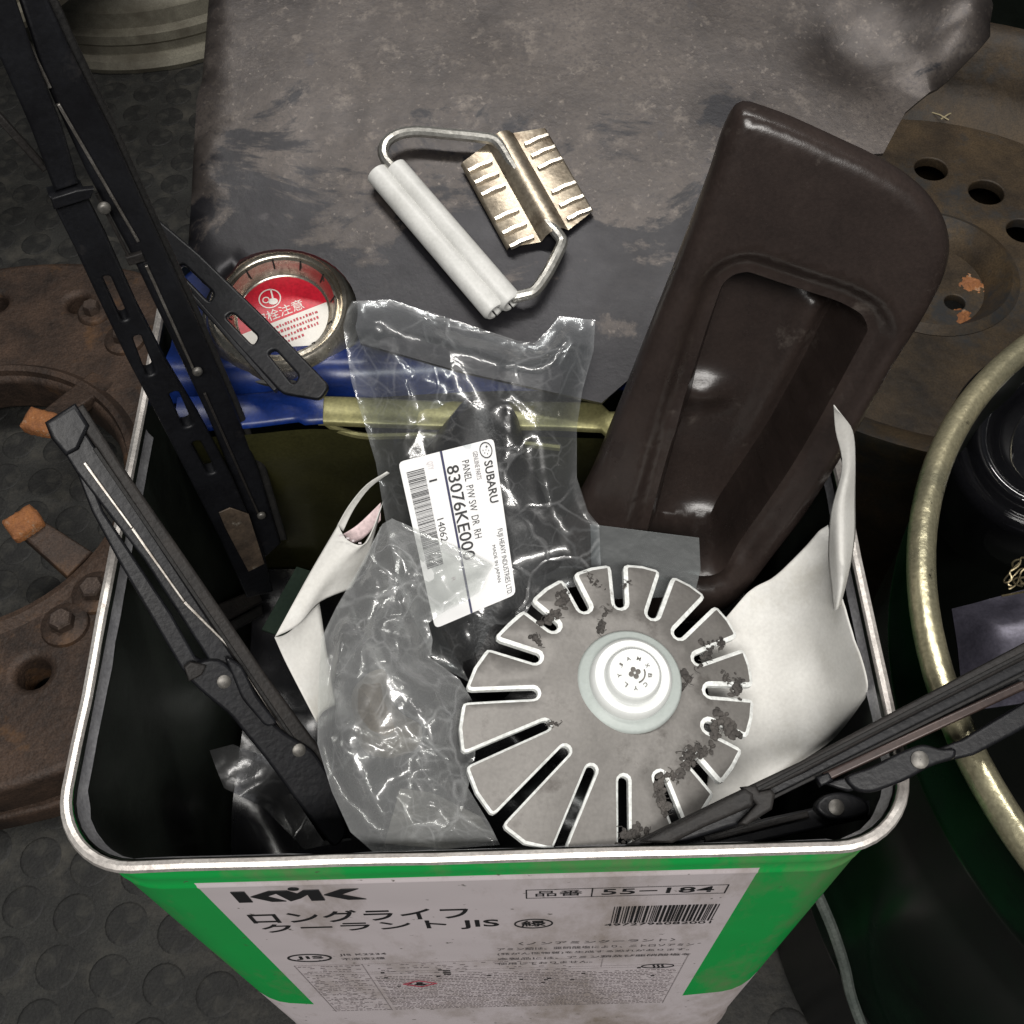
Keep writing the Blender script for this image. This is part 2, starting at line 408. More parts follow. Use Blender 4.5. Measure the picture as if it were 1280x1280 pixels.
# ---------------------------------------------------------------- shared materials
STEEL_BLK = pm('black_painted_steel', (0.0075, 0.008, 0.010), (0.004, 0.004, 0.005), 60, 0.45, 0.0, 0.15, 500, c3=(0.024, 0.022, 0.022), s3=40, t3=0.66, spec=.30)
RUBBER = pm('black_rubber', (0.016, 0.015, 0.014), (0.009, 0.009, 0.009), 90, 0.62, 0.0, 0.3, 700, spec=.25)
RUBBER_GREY = pm('weathered_rubber', (0.022, 0.019, 0.017), (0.008, 0.0075, 0.0075), 50, 0.6, 0.0, 0.3, 600, spec=.3)
EDGE_HI = pm('edge_highlight_steel', (0.42, 0.40, 0.37), (0.16, 0.14, 0.12), 120, 0.4, 0.9)  # pale metal for thin bars that imitate highlights on wiper edges
RIVET = pm('rivet_steel', (0.20, 0.19, 0.17), (0.10, 0.095, 0.09), 120, 0.5, 0.7)
BLACK = pm('print_black', (0.012, 0.012, 0.014), (0.010, 0.010, 0.012), 50, 0.5)
GREYPRINT = pm('print_grey', (0.43, 0.385, 0.395), (0.48, 0.43, 0.44), 300, 0.6)
HOLE = pm('dark_hole', (0.004, 0.004, 0.004), (0.003, 0.003, 0.003), 50, 0.9)

# ================================================================ SETTING: rubber floor mat with round studs
MAT_FLOOR = pm('floor_rubber', (0.028, 0.028, 0.025), (0.009, 0.009, 0.0085), 26, 0.70, 0.0, 0.4, 400, c3=(0.055, 0.051, 0.042), s3=30, t3=0.60, w3=.10, grain=.4)
MAT_STUD = pm('floor_stud_rubber', (0.018, 0.018, 0.016), (0.007, 0.007, 0.007), 80, 0.68, 0.0, 0.3, 500, c3=(0.040, 0.038, 0.032), s3=70, t3=0.62, w3=.1, grain=.4)
fl = mesh('floor', [(-3, -3, 0), (3, -3, 0), (3, 4, 0), (-3, 4, 0)], [(0, 1, 2, 3)], MAT_FLOOR, None, False)
tag(fl, 'dark grimy rubber floor with low round studs', 'floor', kind='structure')
prof = [(0.0, 0.0005), (0.0100, 0.0005), (0.0110, 0.0004), (0.0120, 0.0)]
vs, fs = lathe(prof[1:], 18, Matrix.Identity(4)); fs.append(tuple(k*3 for k in range(18)))
stud_me = bpy.data.meshes.new('floor_stud'); stud_me.from_pydata([tuple(v) for v in vs], [], fs)
bm = bmesh.new(); bm.from_mesh(stud_me); bmesh.ops.recalc_face_normals(bm, faces=bm.faces)
if max(bm.faces, key=lambda f: len(f.verts)).normal.z < 0: bmesh.ops.reverse_faces(bm, faces=bm.faces)
bm.to_mesh(stud_me); bm.free(); shade(stud_me, True, 4); stud_me.materials.append(MAT_STUD)
base = np.array([-0.2468, -0.0489]); la = np.array([0.0304, -0.0054]); lb = np.array([-0.0045, -0.0278])
n = 0
cand = []
for i in range(-20, 40):
    for j in range(-40, 12):
        q = base+i*la+j*lb
        d = np.array([q[0], q[1], 0])-CAM; zc = d@_f
        X, Y = 640+FPX*(d@_r)/zc, 640-FPX*(d@_u)/zc
        if -40 < X < 1320 and -40 < Y < 1320:
            if abs(q[0]) < 0.13 and abs(q[1]) < 0.13: continue
            if (q[0]-0.28)**2+(q[1]+0.06)**2 < 0.13**2: continue
            # behind the tin or pail, or under the plate: not seen
            if q[0] > -0.16 and q[1] > -0.02: continue
            if q[0] > -0.10: 
                if not (0.05 < q[0] and q[1] < -0.1): continue
            cand.append((zc, q))
cand.sort(key=lambda t: t[0])
for zc, q in cand[:290]:
    o = bpy.data.objects.new('floor_stud', stud_me); COL.objects.link(o); o.parent = fl
    o.location = Vector((q[0], q[1], 0.0002))-fl.location
    s = 1+random.uniform(-.03, .03); o.scale = (s, s, random.uniform(.7, 1.1)); o.rotation_euler.z = random.uniform(0, 6.28)

# ================================================================ COOLANT TIN
H = 0.119; RC = 0.022; ZT = 0.349
def rsq(h, r, z, k=8, m=6, bow=0.0):
    """rounded square ring, corner radius r, m points along each side"""
    o = []
    cs = [(h-r, h-r, 0), (-h+r, h-r, 90), (-h+r, -h+r, 180), (h-r, -h+r, 270)]
    for q, (cx, cy, a0) in enumerate(cs):
        for i in range(k+1):
            a = RAD(a0+90*i/k); o.append(np.array([cx+r*math.cos(a), cy+r*math.sin(a), z]))
        nx = cs[(q+1) % 4]; a = RAD(a0+90)
        e0 = o[-1]; e1 = np.array([nx[0]+r*math.cos(a), nx[1]+r*math.sin(a), z])
        for j in range(1, m):
            t = j/m; w = math.sin(math.pi*t)*bow
            o.append(e0+(e1-e0)*t+np.array([math.cos(a), math.sin(a), 0])*w)
    return o
def loft(rings):
    n = len(rings[0]); vs = [v for r in rings for v in r]; fs = []
    for i in range(len(rings)-1):
        for k in range(n):
            fs.append((i*n+k, i*n+(k+1) % n, (i+1)*n+(k+1) % n, (i+1)*n+k))
    return vs, fs
can = thing('coolant_tin', (0, 0, 0), 'open square green and white coolant tin filled with scrap car parts', 'tin')
# printed wall material
def can_print():
    m = bpy.data.materials.new('printed_tin'); m.use_nodes = True; nt = m.node_tree; b = nt.nodes['Principled BSDF']
    g = _n(nt, 'ShaderNodeNewGeometry'); sp = _n(nt, 'ShaderNodeSeparateXYZ'); tc = _n(nt, 'ShaderNodeTexCoord')
    # the tin stands at the world origin: object coordinates are measured from its base
    nt.links.new(tc.outputs['Object'], sp.inputs[0])
    def mth(op, a, bb):
        n = _n(nt, 'ShaderNodeMath', operation=op)
        for k, q in enumerate((a, bb)):
            if isinstance(q, (int, float)): n.inputs[k].default_value = q
            else: nt.links.new(q, n.inputs[k])
        return n.outputs[0]
    x, y, z = sp.outputs
    xin = mth('MULTIPLY', mth('GREATER_THAN', x, -0.0860), mth('LESS_THAN', x, 0.0795))
    front = mth('LESS_THAN', y, -0.112)
    panel = mth('MULTIPLY', mth('MULTIPLY', xin, front), mth('LESS_THAN', z, 0.3248))
    low = mth('LESS_THAN', z, mth('ADD', mth('MULTIPLY', mth('MULTIPLY', x, x), 2.6), 0.096))
    white = mth('MAXIMUM', panel, low)
    mx = _n(nt, 'ShaderNodeMix', data_type='RGBA'); nt.links.new(white, mx.inputs[0])
    mx.inputs[6].default_value = (0.004, 0.42, 0.075, 1); mx.inputs[7].default_value = (0.76, 0.685, 0.705, 1)
    # grime and yellowed spill marks
    nz = _n(nt, 'ShaderNodeTexNoise'); nz.inputs['Scale'].default_value = 22; nz.inputs['Detail'].default_value = 9; nz.inputs['Roughness'].default_value = .7
    mp = _n(nt, 'ShaderNodeMapping'); mp.inputs['Scale'].default_value = (1, 1, 0.35); nt.links.new(tc.outputs['Object'], mp.inputs[0]); nt.links.new(mp.outputs[0], nz.inputs['Vector'])
    rp = _n(nt, 'ShaderNodeValToRGB'); rp.color_ramp.elements[0].position = .47; rp.color_ramp.elements[1].position = .70
    rp.color_ramp.elements[1].color = (.8, .8, .8, 1)
    nt.links.new(nz.outputs['Fac'], rp.inputs[0])
    m2 = _n(nt, 'ShaderNodeMix', data_type='RGBA'); nt.links.new(rp.outputs[0], m2.inputs[0]); nt.links.new(mx.outputs[2], m2.inputs[6]); m2.inputs[7].default_value = (.26, .20, .135, 1)
    n4 = _n(nt, 'ShaderNodeTexNoise'); n4.inputs['Scale'].default_value = 240; n4.inputs['Detail'].default_value = 3; nt.links.new(tc.outputs['Object'], n4.inputs['Vector'])
    r4 = _n(nt, 'ShaderNodeValToRGB'); r4.color_ramp.elements[0].position = .70; r4.color_ramp.elements[1].position = .76; nt.links.new(n4.outputs['Fac'], r4.inputs[0])
    m3 = _n(nt, 'ShaderNodeMix', data_type='RGBA'); nt.links.new(r4.outputs[0], m3.inputs[0]); nt.links.new(m2.outputs[2], m3.inputs[6]); m3.inputs[7].default_value = (.10, .09, .07, 1)
    nt.links.new(m3.outputs[2], b.inputs['Base Color']); b.inputs['Roughness'].default_value = .38
    nb = _n(nt, 'ShaderNodeTexNoise'); nb.inputs['Scale'].default_value = 18; nt.links.new(tc.outputs['Object'], nb.inputs['Vector'])
    bp = _n(nt, 'ShaderNodeBump'); bp.inputs['Strength'].default_value = .25; bp.inputs['Distance'].default_value = .004
    nt.links.new(nb.outputs['Fac'], bp.inputs['Height']); nt.links.new(bp.outputs[0], b.inputs['Normal'])
    return m
prof = [(0.0, 0.0), (0.004, 0.0), (0.006, -0.001), (0.3180, -0.001), (0.3195, -0.0008), (0.3210, -0.0007), (0.3222, -0.001), (0.3295, -0.001), (0.3315, -0.0007), (0.3335, -0.001), (0.3450, -0.0012), (0.3462, -0.0010)]
rings = [rsq(H+d, RC, z, m=8) for z, d in prof]
vs, fs = loft(rings)
wall = mesh('wall', vs, fs, can_print(), can, True, sharp=60)
wall_loc = wall.location
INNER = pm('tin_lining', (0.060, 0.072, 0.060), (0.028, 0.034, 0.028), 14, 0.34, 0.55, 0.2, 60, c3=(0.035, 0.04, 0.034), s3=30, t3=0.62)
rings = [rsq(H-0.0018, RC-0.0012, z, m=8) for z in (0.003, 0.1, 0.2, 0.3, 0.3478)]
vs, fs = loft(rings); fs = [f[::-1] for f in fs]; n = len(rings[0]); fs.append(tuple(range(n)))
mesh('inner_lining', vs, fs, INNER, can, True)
RIM = pm('worn_tin_rim', (0.70, 0.67, 0.63), (0.50, 0.46, 0.43), 60, 0.42, 0.6, 0.12, 300, c3=(0.20, 0.14, 0.11), s3=110, t3=0.67, w3=.04)
def rimpath(h, z, k=10, m=14):
    o = []
    for v in rsq(h, RC, z, k=k, m=m):
        w = 0.0004*mnoise.noise(Vector(v*30))
        o.append(v+np.array([w, w*0.6, 0.0007*mnoise.noise(Vector(v*40+3))]))
    return o
vs, fs = tube(rimpath(H, ZT-0.0016), 0.0017, 8, True, 1.0)
mesh('rim', vs, fs, RIM, can)
# strip of the cut-out top left standing inside the rim: ragged lower edge
REM = pm('cut_tin_strip', (0.46, 0.46, 0.47), (0.28, 0.28, 0.30), 60, 0.42, 0.6, 0.2, 300)
path = rsq(H-0.0024, RC-0.002, 0.0, k=8, m=24)
path = [p for p in path]
vs, fs = [], []
for i, p in enumerate(path):
    corner = min(abs(abs(p[0])-H), 1) < .022 and abs(abs(p[1])-H) < .022
    d = 0.0042+0.0022*mnoise.noise(Vector(p*90))+(0.004 if corner and p[1] < 0 else 0.0)*(0.6+mnoise.noise(Vector(p*220)))
    inw = -np.array([p[0], p[1], 0])/0.16*0.0012
    vs += [p+np.array([0, 0, ZT-0.0026]), p+inw*0.4+np.array([0, 0, ZT-0.0026-d*.6]), p+inw*1.6+np.array([0, 0, ZT-0.0030-d])]
n = len(path)
for k in range(n):
    if path[k][1] > 0.03 and path[(k+1) % n][1] > 0.03: continue
    for j in (0, 1): a, b = k*3+j, ((k+1) % n)*3+j; fs.append((a, a+1, b+1, b))
mesh('cut_edge', vs, fs, REM, can)
# ---- rest of the blue top, with the bent cut flap
BLUE = pm('blue_paint', (0.004, 0.021, 0.135), (0.003, 0.013, 0.08), 30, 0.34, 0.0, 0.1, 200, c3=(0.03, 0.04, 0.10), s3=60, t3=0.66)
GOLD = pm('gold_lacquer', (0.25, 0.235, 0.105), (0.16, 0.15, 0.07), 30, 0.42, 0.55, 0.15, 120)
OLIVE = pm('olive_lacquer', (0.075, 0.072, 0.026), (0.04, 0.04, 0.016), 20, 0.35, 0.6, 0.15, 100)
lp = [(0.1145, 0.3440), (0.100, 0.3435), (0.080, 0.3430), (0.072, 0.3432), (0.067, 0.3452), (0.062, 0.3468), (0.057, 0.3458), (0.0535, 0.3415), (0.052, 0.336)]
def strip(profile, x0, x1, nx, jit=0.0008, seed=0, shift=lambda x: 0.0):
    vs, fs = [], []; m = len(profile)
    for i in range(nx+1):
        x = x0+(x1-x0)*i/nx
        for j, (y, z) in enumerate(profile):
            w = jit*mnoise.noise(Vector((x*25+seed, y*30, seed*2.0)))
            vs.append((x, y+w+shift(x), z+w))
    for i in range(nx):
        for j in range(m-1): a, b = i*m+j, (i+1)*m+j; fs.append((a, b, b+1, a+1))
    return vs, fs
vs, fs = strip(lp, -0.1145, 0.1145, 40)
lid = mesh('lid', vs, fs, [BLUE], can, True, sharp=60)
fp = [(0.0508, 0.3405), (0.0500, 0.3428), (0.0485, 0.3436), (0.0430, 0.3430), (0.0378, 0.3420), (0.0366, 0.3412), (.0364, .3400)]
vs, fs = strip(fp, -0.1085, -0.0560, 24, 0.0010, 4, lambda x: 0.0015*(x+0.08)/0.03+(0.0 if x < -0.064 else -0.0016))
# torn tab at its end
mesh('flap', vs, fs, BLUE, can, True, sharp=60)
gp = [(0.0480, 0.3410), (0.0472, 0.3424), (0.0460, 0.3428), (0.0410, 0.3422), (0.0372, 0.3415), (0.0366, 0.3408), (0.0364, 0.3395)]
vs, fs = strip(gp, -0.0580, 0.0480, 36, 0.0008, 9, lambda x: -0.0065*(x+0.058)/0.1-(0.004 if x > 0.043 else 0))
mesh('flap', vs, fs, GOLD, can, True, sharp=60)
vs, fs = tube(smooth_path([P(398, 520, .3385), P(420, 536, .3370), P(455, 545, .3365), P(495, 545, .3370), P(560, 545, .3365), P(700, 560, .3350)], 5), 0.0013, 7)
mesh('flap_roll', vs, fs, GOLD, can)
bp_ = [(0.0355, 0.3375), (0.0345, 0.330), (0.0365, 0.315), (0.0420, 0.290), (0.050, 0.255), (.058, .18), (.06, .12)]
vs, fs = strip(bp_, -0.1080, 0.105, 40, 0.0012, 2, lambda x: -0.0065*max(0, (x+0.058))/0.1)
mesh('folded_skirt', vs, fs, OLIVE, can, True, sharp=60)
# ---- pouring cap with warning sticker
capc = P(352, 389, 0.3500)
cpl = Plane(capc, (0.02, -0.20, 1.0))
STEELC = pm('cap_steel', (0.62, 0.58, 0.50), (0.36, 0.32, 0.26), 60, 0.26, 0.9, 0.1, 300, c3=(0.20, 0.15, 0.10), s3=70, t3=0.66)
cp = [(0.0292, -0.0040), (0.0284, -0.0012), (0.0272, 0.0012), (0.0258, 0.0040), (0.0245, 0.0050), (0.0232, 0.0046), (0.0226, 0.0030), (0.0218, 0.0026), (0.0209, 0.0033), (0.0200, 0.0031), (0.0192, 0.0008), (0.0180, -0.0026), (0.0172, -0.0034), (0.0001, -0.0034)]
vs, fs = lathe(cp, 56, cpl.mat())
cap = mesh('cap', vs, fs, STEELC, can, True, sharp=50)
DARKRING = pm('cap_gasket', (0.035, 0.033, 0.028), (0.02, 0.02, 0.018), 40, 0.5)
vs, fs = tube([cpl.at(0.0285*math.cos(2*math.pi*k/48), 0.0285*math.sin(2*math.pi*k/48), -0.0026) for k in range(48)], 0.0014, 8, True)
mesh('cap_gasket', vs, fs, DARKRING, cap)
for k in range(12):
    a = 2*math.pi*(k+.35)/12
    c, s_ = math.cos(a), math.sin(a)
    bar(cpl.at(0.0181*c, 0.0181*s_, 0.0004), cpl.at(0.0202*c, 0.0202*s_, 0.0038), 0.0006, 0.0004, 'crimp_slit', HOLE, cap, cpl.n, 0.0001)
RED = pm('sticker_red', (0.50, 0.012, 0.03), (0.42, 0.010, 0.025), 40, 0.4)
WHITE = pm('sticker_white', (0.66, 0.64, 0.60), (0.56, 0.54, 0.49), 40, 0.45, grain=.03)
REDP = pm('print_red', (0.45, 0.04, 0.06), None, 40, 0.5)
th = RAD(23)
cs_ = lambda u, v: (u*math.cos(th)-v*math.sin(th), u*math.sin(th)+v*math.cos(th))
def seg_(r, y0, up):
    a0 = math.asin(y0/r); L = []
    rng = np.linspace(a0, math.pi-a0, 24) if up else np.linspace(math.pi-a0, 2*math.pi+a0, 24)
    for a in rng: L.append(cs_(r*math.cos(a), r*math.sin(a)))
    return L
st = outline('sticker', [seg_(0.0168, -0.0012, True)], cpl, 0.0002, RED, cap, 0, -0.0031)
st2 = outline('sticker', [seg_(0.0168, -0.0012, False)], cpl, 0.0002, WHITE, cap, 0, -0.0031)
def ctext(s, u0, u1, v0, v1, m):
    return text(s, cpl, cs_(u0, v0), cs_(u1, v0), cs_(u0, v1), m, cap, 'sticker_print', 0.0001, -0.0031, 0.004, px=False)
ctext('密栓注意', -0.0105, 0.0085, -0.0004, 0.0042, WHITE)
for i, (w0, w1) in enumerate(((-.0085, .0125), (-.0080, .0110), (-.0075, .0105), (-.0060, .0035))):
    rr = []
    x = w0
    while x < w1:
        d = random.uniform(.0005, .0011); rr.append([cs_(*q) for q in box2(x, -0.0042-i*.0024, x+d, -0.0042-i*.0024+random.uniform(.0008, .0013))]); x += d+random.uniform(.0003, .0006)
    blocks('sticker_print', rr, cpl, REDP, cap, -0.0029)
ic = cs_(-0.0020, 0.0088)
for r_, w_ in ((0.0042, 0.00045),):
    outline('sticker_print', [circle(*ic, r_, 28), circle(*ic, r_-w_, 28)], cpl, 0.0001, WHITE, cap, 0, -0.0029)
outline('sticker_print', [circle(ic[0]-.0014, ic[1]-.0006, .0014, 14), circle(ic[0]-.0014, ic[1]-.0006, .0010, 14)], cpl, 0.0001, WHITE, cap, 0, -0.0029)
outline('sticker_print', [circle(ic[0]+.0013, ic[1]-.0012, .0018, 14, .0014)], cpl, 0.0001, WHITE, cap, 0, -0.0029)
outline('sticker_print', [[(ic[0]-.0002, ic[1]+.0040), (ic[0]+.0004, ic[1]+.0040), (ic[0]+.0014, ic[1]+.0002), (ic[0]+.0008, ic[1]+.0002)]], cpl, 0.0001, WHITE, cap, 0, -0.0029)

# ---- lettering on the front panel
FP = Plane((0, -H+0.0010-0.00005, 0), (0, -1, 0))
def ft(s, bl, br, tl, weight=0.012, m=BLACK): 
    A, B, C = FP.uv(*bl), FP.uv(*br), FP.uv(*tl)
    # square the block up: the print runs level and upright on the tin
    y0 = (A[1]+B[1])/2
    return text(s, FP, (A[0], y0), (B[0], y0), (A[0], y0+max(.0015, C[1]-A[1])), m, wall, 'label_print', 0.0002, 0.0, weight, px=False)
def FR(x0, z0, x1, z1): return box2(x0, z0, x1, z1)
def fpoly(pts): return [FP.uv(*q) for q in pts]
# emblem: three heavy joined letters with a slanted cut and a dot (drawn in panel millimetres)
mm = lambda L, x0=-0.0778, z0=0.3018: [(x0+x/1000, z0+z/1000) for x, z in L]
for L in ([(0, 12.6), (4.2, 12.6), (4.2, 0), (0, 0)],
          [(4.8, 6.4), (11.5, 12.6), (17.0, 12.6), (19.4, 8.6), (22.0, 12.6), (26.6, 12.6), (26.6, 0), (22.4, 0), (22.4, 7.4), (19.6, 3.2), (16.0, 0), (13.2, 9.6), (9.8, 6.4), (14.6, 0), (10.2, 0)],
          [(27.2, 6.4), (33.4, 12.6), (38.6, 12.6), (32.4, 6.4), (39.4, 0), (33.8, 0)]):
    outline('label_print', [mm(L)], FP, 0.0002, BLACK, wall, 0, 0.0003)
outline('label_print', [circle(-0.0778+.0193, 0.3018+.0142, 0.0017, 16)], FP, 0.0002, BLACK, wall, 0, 0.0003)
ft('ロングライフ', (318, 1154), (588, 1148), (310, 1140))
ft('クーラント JIS', (332, 1166), (625, 1161), (325, 1154))
ce = FP.uv(667, 1154)
outline('label_print', [circle(ce[0], ce[1], 0.0066, 32), circle(ce[0], ce[1], 0.0061, 32)], FP, 0.0002, BLACK, wall, 0, 0.0003)
text('緑', FP, (ce[0]-.0042, ce[1]-.0042), (ce[0]+.0042, ce[1]-.0042), (ce[0]-.0042, ce[1]+.0042), BLACK, wall, 'label_print', .0002, 0, .01, px=False)
# article number box
x0, z1 = FP.uv(657, 1112); x1, z0 = FP.uv(905, 1118); zc = z1-0.0105; 
t_ = .0004
blocks('label_print', [FR(x0, z1-t_, x1, z1), FR(x0, zc, x1, zc+t_), FR(x0, zc, x0+t_, z1), FR(x1-t_, zc, x1, z1), FR(x0+.0203, zc, x0+.0203+t_, z1)], FP, BLACK, wall, .0002)
text('品番', FP, (x0+.003, zc+.0022), (x0+.0175, zc+.0022), (x0+.003, z1-.0018), BLACK, wall, 'label_print', .0002, 0, .0, px=False)
text('55−184', FP, (x0+.0235, zc+.0022), (x1-.004, zc+.0022), (x0+.0235, z1-.0018), BLACK, wall, 'label_print', .0002, 0, .006, px=False)
# bar code
bx0, bz1 = FP.uv(768, 1133); bx1, bz0 = FP.uv(890, 1150)
rr = []; x = bx0; random.seed(3)
while x < bx1:
    d = random.choice((.0003, .0003, .0006, .0009)); rr.append(FR(x, bz0, min(x+d, bx1), bz1)); x += d+random.choice((.0003, .0003, .0006))
blocks('label_print', rr, FP, BLACK, wall, .0002)
text('4972796082001', FP, (bx0-.002, bz0-.0042), (bx1, bz0-.0042), (bx0-.002, bz0-.0008), BLACK, wall, 'label_print', .0002, 0, .0, px=False)
# JIS mark
ce = FP.uv(387, 1197)
outline('label_print', [circle(ce[0], ce[1], 0.0083, 36, .0068), circle(ce[0], ce[1], 0.0075, 36, .0060)], FP, 0.0002, BLACK, wall, 0, 0.0003)
text('JIS', FP, (ce[0]-.0052, ce[1]-.003), (ce[0]+.0052, ce[1]-.003), (ce[0]-.0052, ce[1]+.003), BLACK, wall, 'label_print', .0002, 0, .01, px=False)
GP2 = pm('print_dark_grey', (0.10, 0.09, 0.095), (0.17, 0.15, 0.155), 400, 0.6)
def line_jp(s, bl, br, hpx, m=GP2):
    A, B = FP.uv(*bl), FP.uv(*br); z = A[1]
    text(s, FP, (A[0], z), (B[0], z), (A[0], z+hpx), m, wall, 'label_print', .0002, 0, .004, px=False)
line_jp('JIS K2234', (425, 1195), (484, 1194), .0040); line_jp('不凍液2種', (428, 1200), (482, 1199), .0040)
line_jp('〈ノンアミンクーラント〉', (648, 1181), (843, 1177), .0046)
line_jp('アミン類は、亜硝酸塩により、ニトロソアミン', (622, 1188), (866, 1183), .0042)
line_jp('(発がん性物質)を生成する恐れがあります。', (622, 1194), (860, 1189), .0042)
line_jp('本製品には、アミン類及び亜硝酸塩を', (622, 1200), (862, 1195), .0042)
line_jp('使用しておりません。', (622, 1206), (740, 1204), .0042)
# ruled table with fine print too small to read
tx0, tz1 = FP.uv(367, 1207); tx1, _ = FP.uv(858, 1199); tz0 = 0.095
lines = [FR(tx0, tz0, tx0+.0004, tz1), FR(tx1-.0004, tz0, tx1, tz1+.002), FR(tx0+.026, tz0, tx0+.0264, tz1), FR(tx1-.033, tz1-.018, tx1-.0326, tz1+.002), FR(tx1-.033, tz1+.0016, tx1, tz1+.002)]
for k in (0.0, .016, .020, .034, .048, .062, .076): lines.append(FR(tx0, tz1-k-.0003, tx1 if k != 0 else tx1-.033, tz1-k))
blocks('label_print', lines, FP, GREYPRINT, wall, .0002)
rr = []
random.seed(11)
for row in range(46):
    z = tz1-.0035-row*.0034
    if z < tz0: break
    for (a, b, dens) in ((tx0+.001, tx0+.024, .45 if row % 3 else .8), (tx0+.028, tx1-.002 if row > 6 else tx1-.045, .25 if row < 7 else .93)):
        x = a
        while x < b:
            d = random.uniform(.0007, .0022)
            if random.random() < dens: rr.append(FR(x, z, x+d, z+random.uniform(.0007, .0011)))
            x += d+random.uniform(.0003, .0007)
blocks('fine_print', rr, FP, GREYPRINT, wall, .0002)['kind'] = 'stuff'
rr = []
for q in range(16): 
    x = random.uniform(tx0+.03, tx1-.01); z = tz1-random.uniform(.016, .05); rr.append(FR(x, z, x+.0016, z+.0016))
for z in (.018, .0215, .025): rr.append(FR(tx0+.056, tz1-z, tx0+.059, tz1-z+.0015))
blocks('label_print', rr, FP, BLACK, wall, .00025)
# hazard diamond and hot-surface ellipse
ce = FP.uv(525, 1229)
PINK = pm('print_pink', (0.55, 0.10, 0.14), None, 40, .5)
dm = lambda r: [(ce[0]-r, ce[1]), (ce[0], ce[1]-r), (ce[0]+r, ce[1]), (ce[0], ce[1]+r)]
outline('label_print', [dm(.0072), dm(.0062)], FP, 0.0002, PINK, wall, 0, 0.0004)
outline('label_print', [[(ce[0]-.0026, ce[1]-.002), (ce[0]+.0026, ce[1]-.002), (ce[0]+.0010, ce[1]), (ce[0]+.0014, ce[1]+.0028), (ce[0]-.0014, ce[1]+.0028), (ce[0]-.0010, ce[1])]], FP, 0.0002, BLACK, wall, 0, 0.0004)
ce = FP.uv(822, 1207)
outline('label_print', [circle(ce[0], ce[1], 0.0066, 28, .0040), circle(ce[0], ce[1], 0.0062, 28, .0036)], FP, 0.0002, BLACK, wall, 0, 0.0003)
for k in (-1, 0, 1):
    rr = [(ce[0]+k*.0017+.0005*math.sin(t*6.3), ce[1]-.0022+t*.0044) for t in np.linspace(0, 1, 7)]
    outline('label_print', [rr+[(x+.0005, y) for x, y in rr[::-1]]], FP, 0.0002, BLACK, wall, 0, 0.0003)
# raised edge of the printed panel
EMB = FP
for (a, b) in (((-0.083, 0.3205), (0.076, 0.3205)),):
    pass

# ================================================================ PAIL beside the tin
pc = np.array([0.2815, -0.0605]); PR = 0.1455; PZ = 0.350
pail = thing('paint_pail', (pc[0], pc[1], 0), 'round black-green steel pail with a worn gold rim, right beside the square tin', 'pail')
PGREEN = pm('black_green_paint', (0.004, 0.010, 0.006), (0.0025, 0.0035, 0.003), 16, 0.24, 0.0, 0.05, 40, c3=(0.003, 0.011, 0.005), s3=10, t3=0.58, spec=.14)
m = Matrix.Translation((pc[0], pc[1], 0))
vs, fs = lathe([(0.001, 0.002), (PR-.012, 0.002), (PR-.010, 0.006), (PR-.004, .12), (PR-.0025, .121), (PR-.0025, .126), (PR-.004, .127), (PR-.002, .30), (PR-.0005, .302), (PR-.0005, .308), (PR-.002, .309), (PR-.0015, PZ-.004)], 96, m)
pw = mesh('wall', vs, fs, PGREEN, pail, True, sharp=60)
PIN = pm('pail_inside', (0.004, 0.005, 0.004), (0.002, 0.003, 0.002), 16, 0.5, spec=.15)
vs, fs = lathe([(PR-.0035, PZ-.004), (PR-.006, .10), (PR-.012, 0.004), (0.001, 0.004)], 96, m)
mesh('inside', vs, fs, PIN, pail, True, sharp=60)
PRIM = pm('worn_gold_rim', (0.50, 0.45, 0.29), (0.33, 0.31, 0.21), 40, 0.30, 0.75, 0.25, 260, c3=(0.05, 0.045, 0.035), s3=150, t3=0.66, w3=.025)
vs, fs = tube([(pc[0]+PR*math.cos(2*math.pi*k/128), pc[1]+PR*math.sin(2*math.pi*k/128), PZ-.0035) for k in range(128)], 0.0046, 12, True)
mesh('rim', vs, fs, PRIM, pail)
WIREM = pm('handle_wire', (0.20, 0.22, 0.20), (0.10, 0.12, 0.11), 60, 0.45, 0.5)
hp = [P(1022, 1118, .20), P(1040, 1160, .185), P(1068, 1200, .165), P(1100, 1228, .15), P(1150, 1255, .135), P(1210, 1285, .12), P(1290, 1330, .11)]
# the bail hangs down clear of the wall: push every point outside the pail
hp2 = []
for q in hp:
    d = q[:2]-pc; r = np.linalg.norm(d); rr = max(r, PR+.006); hp2.append(np.array([*(pc+d/r*rr), q[2]]))
vs, fs = tube(smooth_path(hp2, 6), 0.0023, 8)
mesh('bail_handle', vs, fs, WIREM, pail)
# dents: flat pressed panels that catch the tube light
# ---- glossy black parts in the pail
GLOSS = pm('oily_black_enamel', (0.006, 0.006, 0.007), (0.004, 0.004, 0.005), 30, 0.10, 0.0, 0.05, 60, coat=1.0)
fc = P(1322, 548, .322)
fm = frame(fc, (-0.25, -0.30, 1))
cfil = thing('oil_filter', (fc[0], fc[1], fc[2]-.07), 'shiny black oil filter can with concentric rings, inside the pail', 'oil filter')
vs, fs = lathe([(0.036, -.075), (0.0385, -.07), (0.0385, -.004), (0.0375, 0.0), (0.0355, 0.0015), (.034, -.001), (.0325, -.004), (.031, -.0045), (.0295, -.002), (.028, .0015), (.026, .0022), (.024, .0005), (.022, -.0040), (.020, -.002), (.018, -.0005), (.012, 0), (.0001, .0)], 64, fm)
mesh('canister', vs, fs, GLOSS, cfil, True, sharp=70)
